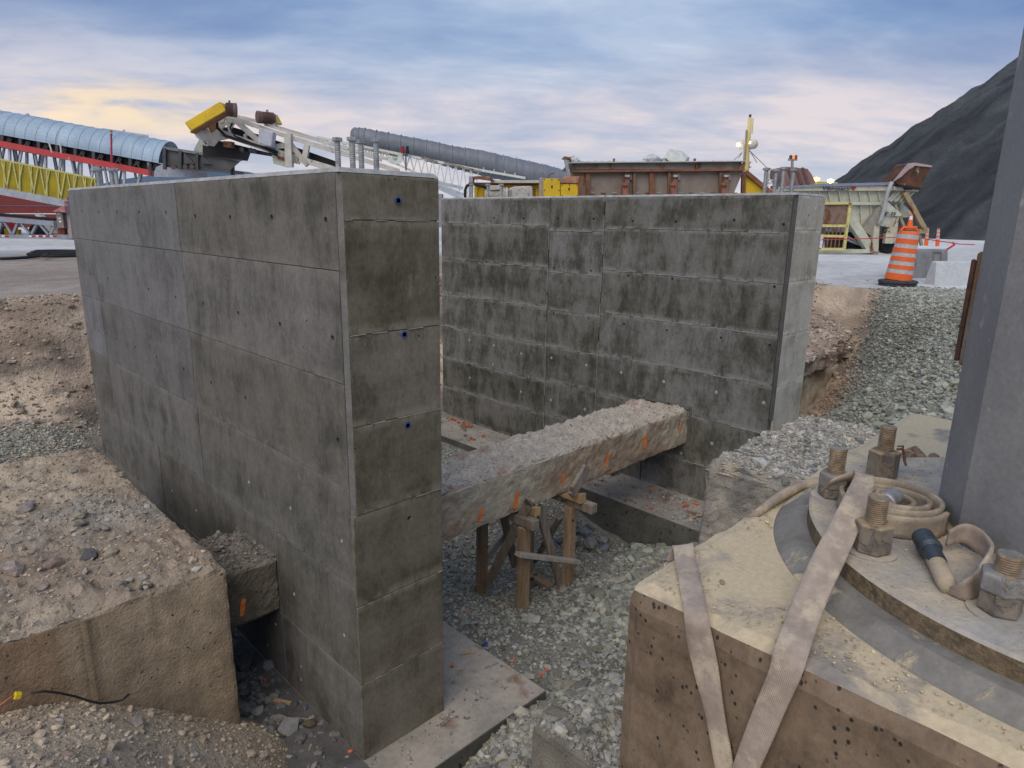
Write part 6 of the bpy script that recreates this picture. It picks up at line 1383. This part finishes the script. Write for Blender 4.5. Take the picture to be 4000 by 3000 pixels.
plate(p, C5, [(1190, 928), (1268, 925), (1244, 1140), (1152, 1145)], -.25, .4).build('leg', M_('stained_leg', (.50, .48, .38), rust=RUST, rust_t=(.52, .6), s=4), t)
plate(p, C5, [(1165, 1060), (1225, 1065), (1215, 1145), (1155, 1140)], -.4, .2).build('foot_bracket', M_wht2, t)
plate(p, C5, [(1072, 990), (1112, 992), (1100, 1226), (1042, 1216)], -.45, .4).build('post', MATS['stained_leg'], t); bars(p, C5, [((1100, 1000), (1135, 880))], .5, .0).build('strut', M_wht2, t)
MB().tube([p(C5(*q), -.5) for q in ((1212, 645), (1190, 690), (1168, 760), (1150, 860), (1125, 940), (1100, 992))], .07, 10).build('hose', M_('pale_hose', (.40, .40, .42), bump=0), t, smooth=True)
bar(p, C5, (790, 825), (1035, 1195), .30, -.2).build('diagonal_brace', M_wht2, t); bar(p, C5, (735, 828), (640, 915), .22, -.2).build('diagonal_brace', M_wht2, t)
bar(p, C5, (1120, 870), (985, 1055), .4, -.1).build('edge_beam', M_('grey_edge', (.30, .29, .25), bump=0), t)
wh = MB(); wc = p(C5(1190, 1152), -.1); wh.lathe(wc, [(.16, .0), (.30, -.02), (.335, .04), (.335, .22), (.30, .28), (.16, .26)], 32, p.n); o = wh.build('wheel', M_blk, t)
MB().lathe(wc, [(0, .10), (.06, .02), (.08, .08), (.17, .10), (.19, .03), (.19, .2)], 24, p.n).build('rim', M_rst, o)
plate(p, C5, [(850, 1060), (1130, 1080), (1120, 1195), (700, 1195), (700, 1050)], .8, .4).build('undercarriage', M_drk, t)
for q in ((880, 1090), (960, 1150), (920, 1120)): MB().lathe(p(C5(*q), .2), [(0, 0), (.22, 0), (.22, .3), (0, .3)], 16, p.n).build('pulley', M_blk, t)
bars(p, C5, [((840, 1110), (960, 1160)), ((850, 1085), (1000, 1175))], .06, .1).build('shaker_arm', M_grl, t)
bars(p, C5, [((300, 1200), (1040, 1205))], .14, -.3).build('skid', M_wht2, t)
# yellow guard frame and rusty mesh
M_yf = M_('pale_yellow_frame', (.62, .56, .22), rust=RUST, rust_t=(.58, .65), s=5)
bars(p, C5, [((600, 818), (872, 816)), ((872, 816), (822, 1190)), ((600, 1188), (825, 1188)), ((610, 998), (848, 1000)), ((600, 1080), (835, 1085))], .09, -.7).build('guard_frame', M_yf, t)
plate(p, C5, [(600, 828), (858, 826), (838, 995), (600, 990)], -.66, .02).build('rusty_mesh_panel', M_('rusty_mesh', (.24, .17, .13), c2=(.15, .10, .08), rust=(.17, .07, .035), rust_t=(.45, .6), s=3), t)
for x in range(640, 830, 32): bar(p, C5, (x, 1005), (x-22, 1180), .035, -.66).build('mesh_bar', M_rst, t)
# scoop-shaped rusty hood
plate(p, C5, [(1228, 640), (1352, 492), (1400, 520), (1535, 512), (1500, 570), (1440, 702), (1265, 665)], -.4, .9).build('rusty_scoop', M_('burnt_rust', (.13, .055, .03), c2=(.045, .025, .018), s=2.5, rust=(.52, .47, .28), rust_t=(.60, .66), rust_s=2.2), t)
plate(p, C5, [(1352, 492), (1402, 488), (1538, 512), (1532, 526), (1400, 512), (1362, 540)], -.45, .9).build('scoop_lid', M_('pale_pink_steel', (.42, .33, .33), bump=0), t)
plate(p, C5, [(1228, 640), (1352, 492), (1380, 515), (1290, 600)], -.46, .1).build('scoop_side', MATS['pale_pink_steel'], t)
plate(p, C5, [(1265, 662), (1445, 690), (1440, 706), (1262, 680)], -.5, .2).build('scoop_lip', M_blk, t)
for a, b in (((1310, 728), (1482, 1042)), ((1275, 1047), (1492, 1042))): bar(p, C5, a, b, .16, -.3).build('outrigger', M_('tan_rusty_strut', (.36, .28, .17), rust=RUST, rust_t=(.52, .6), s=4), t)
for a, b in (((1405, 1000), (1388, 1158)), ((1432, 1060), (1450, 1158)), ((1236, 830), (1310, 1012)), ((1235, 925), (1390, 918))): bar(p, C5, a, b, .09, -.2).build('strut', M_('grey_olive_strut', (.30, .28, .2), bump=0), t)
plate(p, C5, [(1255, 1005), (1390, 1005), (1390, 1030), (1255, 1030)], .2, .2).build('red_crossbar', M_redp, t)
# rust-brown hood, railing, beacons behind it
p = BP(29, 3100)
t = thing('ribbed_hood', 'mauve brown ribbed steel hood behind the bolts at the right end of the far wall', 'hood', tuple(p(C5(450, 700))))
plate(p, C5, [(322, 535), (345, 520), (528, 538), (560, 580), (590, 640), (582, 672), (350, 690), (345, 640), (322, 600)], 0, 1.4).build('hood_body', M_('mauve_primer', (.24, .15, .14), c2=(.19, .12, .115), s=2, bump=0), t)
for x in (362, 425, 480): plate(p, C5, [(x, 526), (x+22, 528), (x+68, 660), (x+44, 662)], -.05, .06).build('rib', M_('rib_brown', (.17, .09, .08), bump=0), t)
plate(p, C5, [(325, 600), (345, 640), (352, 690), (335, 650)], -.05, .08).build('rusty_corner', M_('orange_rust', (.50, .20, .10), bump=0), t)
bt2 = thing('beacon_bar', 'short crossbar with three small lamps on a pole above the ribbed hood', 'signal lamp', tuple(p(C5(400, 690), .5)))
bars(p, C5, [((394, 690), (406, 462)), ((372, 463), (442, 463))], .09, .5).build('pole', M_galv, bt2)
for x, m_ in ((390, M_drk), (410, M_('amber_lamp', (.55, .20, .04), bump=0, emit=((1, .35, .08), .5))), (430, M_('red_lamp', (.35, .05, .04), bump=0))): MB().lathe(p(C5(x, 460), .5), [(.065, 0), (.065, .14), (0, .18)], 10).build('lamp', m_, bt2)
rl = thing('pipe_railing', 'thin cream pipe railing between the yellow wing plate and the ribbed hood', 'railing', tuple(p(C5(210, 720), 1.)))
bars(p, C5, [((222, 535), (200, 700)), ((210, 580), (188, 700)), ((222, 538), (332, 552)), ((300, 548), (290, 690)), ((150, 655), (330, 650)), ((205, 628), (330, 632)), ((100, 655), (150, 655))], .06, 1.).build('rails', M_pur, rl)
bars(p, C5, [((230, 688), (345, 688)), ((240, 702), (345, 700))], .12, 1.5).build('red_rail', M_redp, rl)
plt2 = plate(p, C5, [(120, 672), (345, 672), (345, 740), (120, 740)], 3., .4)
# lit lamp glows at the toe of the stockpile
for x, y, lb_, c in ((598, 641, 'orange lit lamp beside the ribbed hood', (1., .45, .12)), (712, 655, 'yellow green lit lamp at the foot of the stockpile', (1., .95, .4))):
    pp = BP(48, 3100); o = MB().lathe(pp(C5(x, y)), [(0, 0), (.20, .08), (.20, .22), (0, .3)], 12).build('yard_lamp', M_('lamp_glow_%d' % x, c, bump=0, emit=(c, 4.))); tag(o, lb_, 'lamp')
    MB().tube([pp(C5(x, y)), pp(C5(x, y+60))], .06, 6).build('lamp_post', M_yel, None if False else o)
pp = BP(50, 3100); tag(plate(pp, C5, [(585, 640), (770, 645), (790, 690), (585, 690)], 0, 2.).build('yellow_loader_deck', M_('dull_yellow_green', (.40, .42, .12), bump=0)), 'dull yellow green machine deck at the foot of the stockpile', 'machine')

# ------------------------------------------------------------------ traffic drum, cone, delineators, barrier blocks
M_org = M_('traffic_orange', (.80, .14, .02), c2=(.70, .12, .02), s=6, rough=.45, bump=0); M_ref = M_('reflective_white', (.50, .51, .53), c2=(.36, .37, .39), s=14, rough=.4, bump=.1); M_rub = M_('recycled_rubber', (.06, .065, .07), c2=(.04, .04, .045), s=10)
bse = onz(*D(1938, 617), .0); bse.z = gzf(bse.x, bse.y)
t = thing('traffic_drum', 'orange and white striped traffic drum on a black rubber base in the yard', 'traffic drum', tuple(bse))
x, y, z = bse
MB().lathe((x, y, z), [(.31, 0), (.32, .02), (.31, .045), (.27, .05)], 12).build('rubber_base', M_rub, t); MB().lathe((x, y, z+.045), [(.29, 0), (.335, .01), (.335, .045), (.30, .06), (.2, .065)], 14).build('rubber_base', M_rub, t)
hgt = [.105, .225, .30, .375, .45, .53, .60, .685, .76, .85, .93]
lean = Vector((.0, .0, 0))
tilt = Matrix.Rotation(math.radians(4.5), 3, _f)
rad = lambda h: .232-.052*(h-.1)/.83
for i, (a, b) in enumerate(zip(hgt, hgt[1:])):
    if i == 0: pass
    prof = [(rad(a)-.004*(i % 2), a), (rad(b)-.004*(i % 2), b)]
    V = MB().lathe((0, 0, 0), [(rad(a)-.02, a)]+prof+[(rad(b)-.02, b)], 32)
    V.v = [tuple(Vector((x, y, z))+tilt @ (Vector(q)-Vector((0, 0, .1)))+Vector((0, 0, .1))) for q in V.v]
    V.build('drum_band', M_org if i % 2 == 0 else M_ref, t)
top_ = Vector((x, y, z))+tilt @ Vector((0, 0, .83))+Vector((0, 0, .1))
V = MB().lathe((0, 0, 0), [(.178, .93), (.17, .96), (.13, .985), (0, .99)], 28); V.v = [tuple(Vector((x, y, z))+tilt @ (Vector(q)-Vector((0, 0, .1)))+Vector((0, 0, .1))) for q in V.v]; V.build('drum_top', M_org, t)
hnd = [top_+rgt*a+Vector((0, 0, b)) for a, b in ((-.14, .02), (-.14, .09), (-.11, .125), (.11, .125), (.14, .09), (.14, .02))]
MB().tube(hnd, .024, 8).build('handle', M_org, t, smooth=True)
pc = BP(24.6, 3550); cb1 = pc(C5(1351, 1030))
t = thing('traffic_cone', 'orange traffic cone with white collar standing behind the striped drum', 'traffic cone', tuple(cb1))
k = 24.6/2611*.48232
MB().box((cb1.x-.24, cb1.y-.24, cb1.z-.04), (cb1.x+.24, cb1.y+.24, cb1.z)).build('base', M_rub, t)
rc = lambda f: (27-20*f)*k
MB().lathe(cb1, [(rc(0), 0), (rc(.62), .62*122*k)], 24).build('cone_body', M_org, t); MB().lathe(cb1, [(rc(.62), .62*122*k), (rc(.86), .86*122*k)], 24).build('white_collar', M_('collar_white', (.75, .75, .75), bump=0), t); MB().lathe(cb1, [(rc(.86), .86*122*k), (rc(1), 122*k), (0, 122*k)], 24).build('cone_tip', M_org, t)
for (x, y1, lean_, lb_) in ((1487, 1160, 15, 'leaning orange and white delineator post, left of the pair by the stockpile'), (1577, 1166, 13, 'upright red and white delineator post, right of the pair by the stockpile')):
    b0 = onz(*C5(x, y1), 0); d_ = (b0-CAM).dot(Vector((math.sin(YAW), math.cos(YAW), 0))); pd = BP(d_, C5(x, y1)[0])
    t = thing('delineator_post', lb_, 'delineator', tuple(b0), 'delineator posts by the stockpile')
    A = pd(C5(x, y1)); B = pd(C5(x+lean_, y1-145)); k = d_/2611*.48232
    for i, (f0, f1) in enumerate(((0, .38), (.38, .5), (.5, .6), (.6, .72), (.72, .80), (.80, .93))):
        r_b = (14-4*f0)*k; MB().tube([A.lerp(B, f0), A.lerp(B, f1)], r_b, 14).build('post_band', (M_ref if i % 2 else M_org), t)
    MB().tube([A.lerp(B, .93), A.lerp(B, .97), A.lerp(B, 1.)], [7*k, 10*k, 9*k], 12).build('grab_top', M_org, t)
M_blkc = M_('grey_block_concrete', (.24, .245, .25), c2=(.17, .175, .18), s=3, bump=.4, bs=20); M_blkp = M_('pale_block_concrete', (.52, .56, .58), c2=(.44, .48, .50), s=3, bump=.3, bs=20)
def barrier(a, b, h, dep, label, mt, lip=False):
    A, B = onz(*a, 0), onz(*b, 0); A.z = B.z = -.05; u_ = (B-A).normalized(); v_ = Vector((-u_.y, u_.x, 0)); v_ = v_ if v_.dot(A) > 0 else -v_; L_ = (B-A).length
    t = thing('concrete_block', label, 'concrete block', tuple(A), 'concrete barrier blocks in the yard')
    fl_ = .07*1.4
    o = MB().add([A, B, B+v_*dep, A+v_*dep, A+v_*fl_+Vector((0,0,h))+u_*.03, B+v_*fl_+Vector((0,0,h))-u_*.03, B+v_*(dep-fl_)+Vector((0,0,h))-u_*.03, A+v_*(dep-fl_)+Vector((0,0,h))+u_*.03], [(0,3,2,1),(4,5,6,7),(0,1,5,4),(1,2,6,5),(2,3,7,6),(3,0,4,7)]).build('body', mt, t, bevel=.02)
    for f0 in ((.06, .22), (.62, .80)):
        q = [A+u_*(L_*f)+Vector((0, 0, hh))+v_*(fl_*hh/h-.012) for f, hh in ((f0[0], .34), (f0[1], .34), (f0[1], .60), (f0[0], .60))]
        if lip:
            m_ = MB()
            for c, d in zip(q, q[1:]+q[:1]): m_.beam(c, d, .02, .012)
            m_.build('cast_recess_lip', M_('block_lip', (.17, .17, .17), bump=0), o)
    return t
barrier((3536, 1094), (3706, 1088), .66, .50, 'grey concrete barrier block with cast recesses behind the drum', M_blkc, True)
A = barrier((3655, 1118), (3860, 1118), .50, .34, 'paler bluish concrete block behind the gravel crest', M_blkp)
tp = [onz(*C5(650, 1113), .75), onz(*C5(1040, 1103), .78), onz(*C5(1250, 1092), .85), onz(*C5(1390, 1088), .85), onz(*C5(1560, 1118), .75), onz(*C5(1700, 1138), .72), onz(*C5(1760, 1148), .7), onz(*C5(1880, 1152), .7)]
pq = BP(17, 3500); tpe = [pq(C5(*q)) for q in ((640, 1112), (1040, 1102), (1250, 1092), (1390, 1088), (1560, 1118), (1700, 1138), (1760, 1148), (1880, 1152))]
mb = MB(); mb.tube(tpe, .012, 5); 
for a, b in (((1700, 1135), (1722, 1150)), ((1722, 1150), (1650, 1195)), ((1650, 1195), (1585, 1214))): mb.beam(pq(C5(*a)), pq(C5(*b)), .02, .045)
tag(mb.build('caution_tape', M_('red_tape_plastic', (.55, .06, .07), bump=0)), 'red caution tape strung behind the drum with one loose fluttering end', 'caution tape')
# dust heap in the yard
hpX = onz(*C5(960, 1216), 0); mb = MB(); mb.lathe((hpX.x, hpX.y, -.05), [(1.7, 0), (1.2, .14), (.6, .38), (.25, .5), (0, .52)], 30)
mb.v = [(a+.1*float(vn(a, b)), b, c*(1+.2*float(vn(a*1.5, b*1.5)))) for a, b, c in mb.v]
o = mb.build('dust_heap', M_('white_dust', (.62, .66, .66), c2=(.54, .58, .58), s=2, bump=.3), smooth=True); o['kind'] = 'stuff'; tag(o, 'low white heap of stone dust beside the screening machine', 'dust heap')
# black hose loops on the left yard
mb = MB()
for x0, x1, y, k in ((68, 230, 545, 0), (60, 230, 549, 1), (90, 230, 553, 2)):
    pts = [onz(*D(230-(230-x0)*f, y+(.6*math.sin(f*7+k))), .04+.02*k) for f in [i/14 for i in range(15)]]
    back = [q+Vector((.25, .8, 0)) for q in pts]; mb.tube(pts+back[::-1], .035, 7)
mb.tube([onz(*D(*q), .04) for q in ((0, 559), (30, 558), (60, 556), (85, 553))], .035, 7)
tag(mb.build('coiled_hose', M_blk, smooth=True), 'loops of black hose lying on the yard left of the near wall', 'hose')
# mauve steel frame seen in the gap between the two walls
p = BP(15, 1720)
tag(plate(p, C3, [(245, 790), (280, 790), (282, 1080), (248, 1080)], 0, .3).build('steel_frame', MATS['mauve_steel']), 'mauve steel upright seen through the gap between the two walls', 'steel frame')
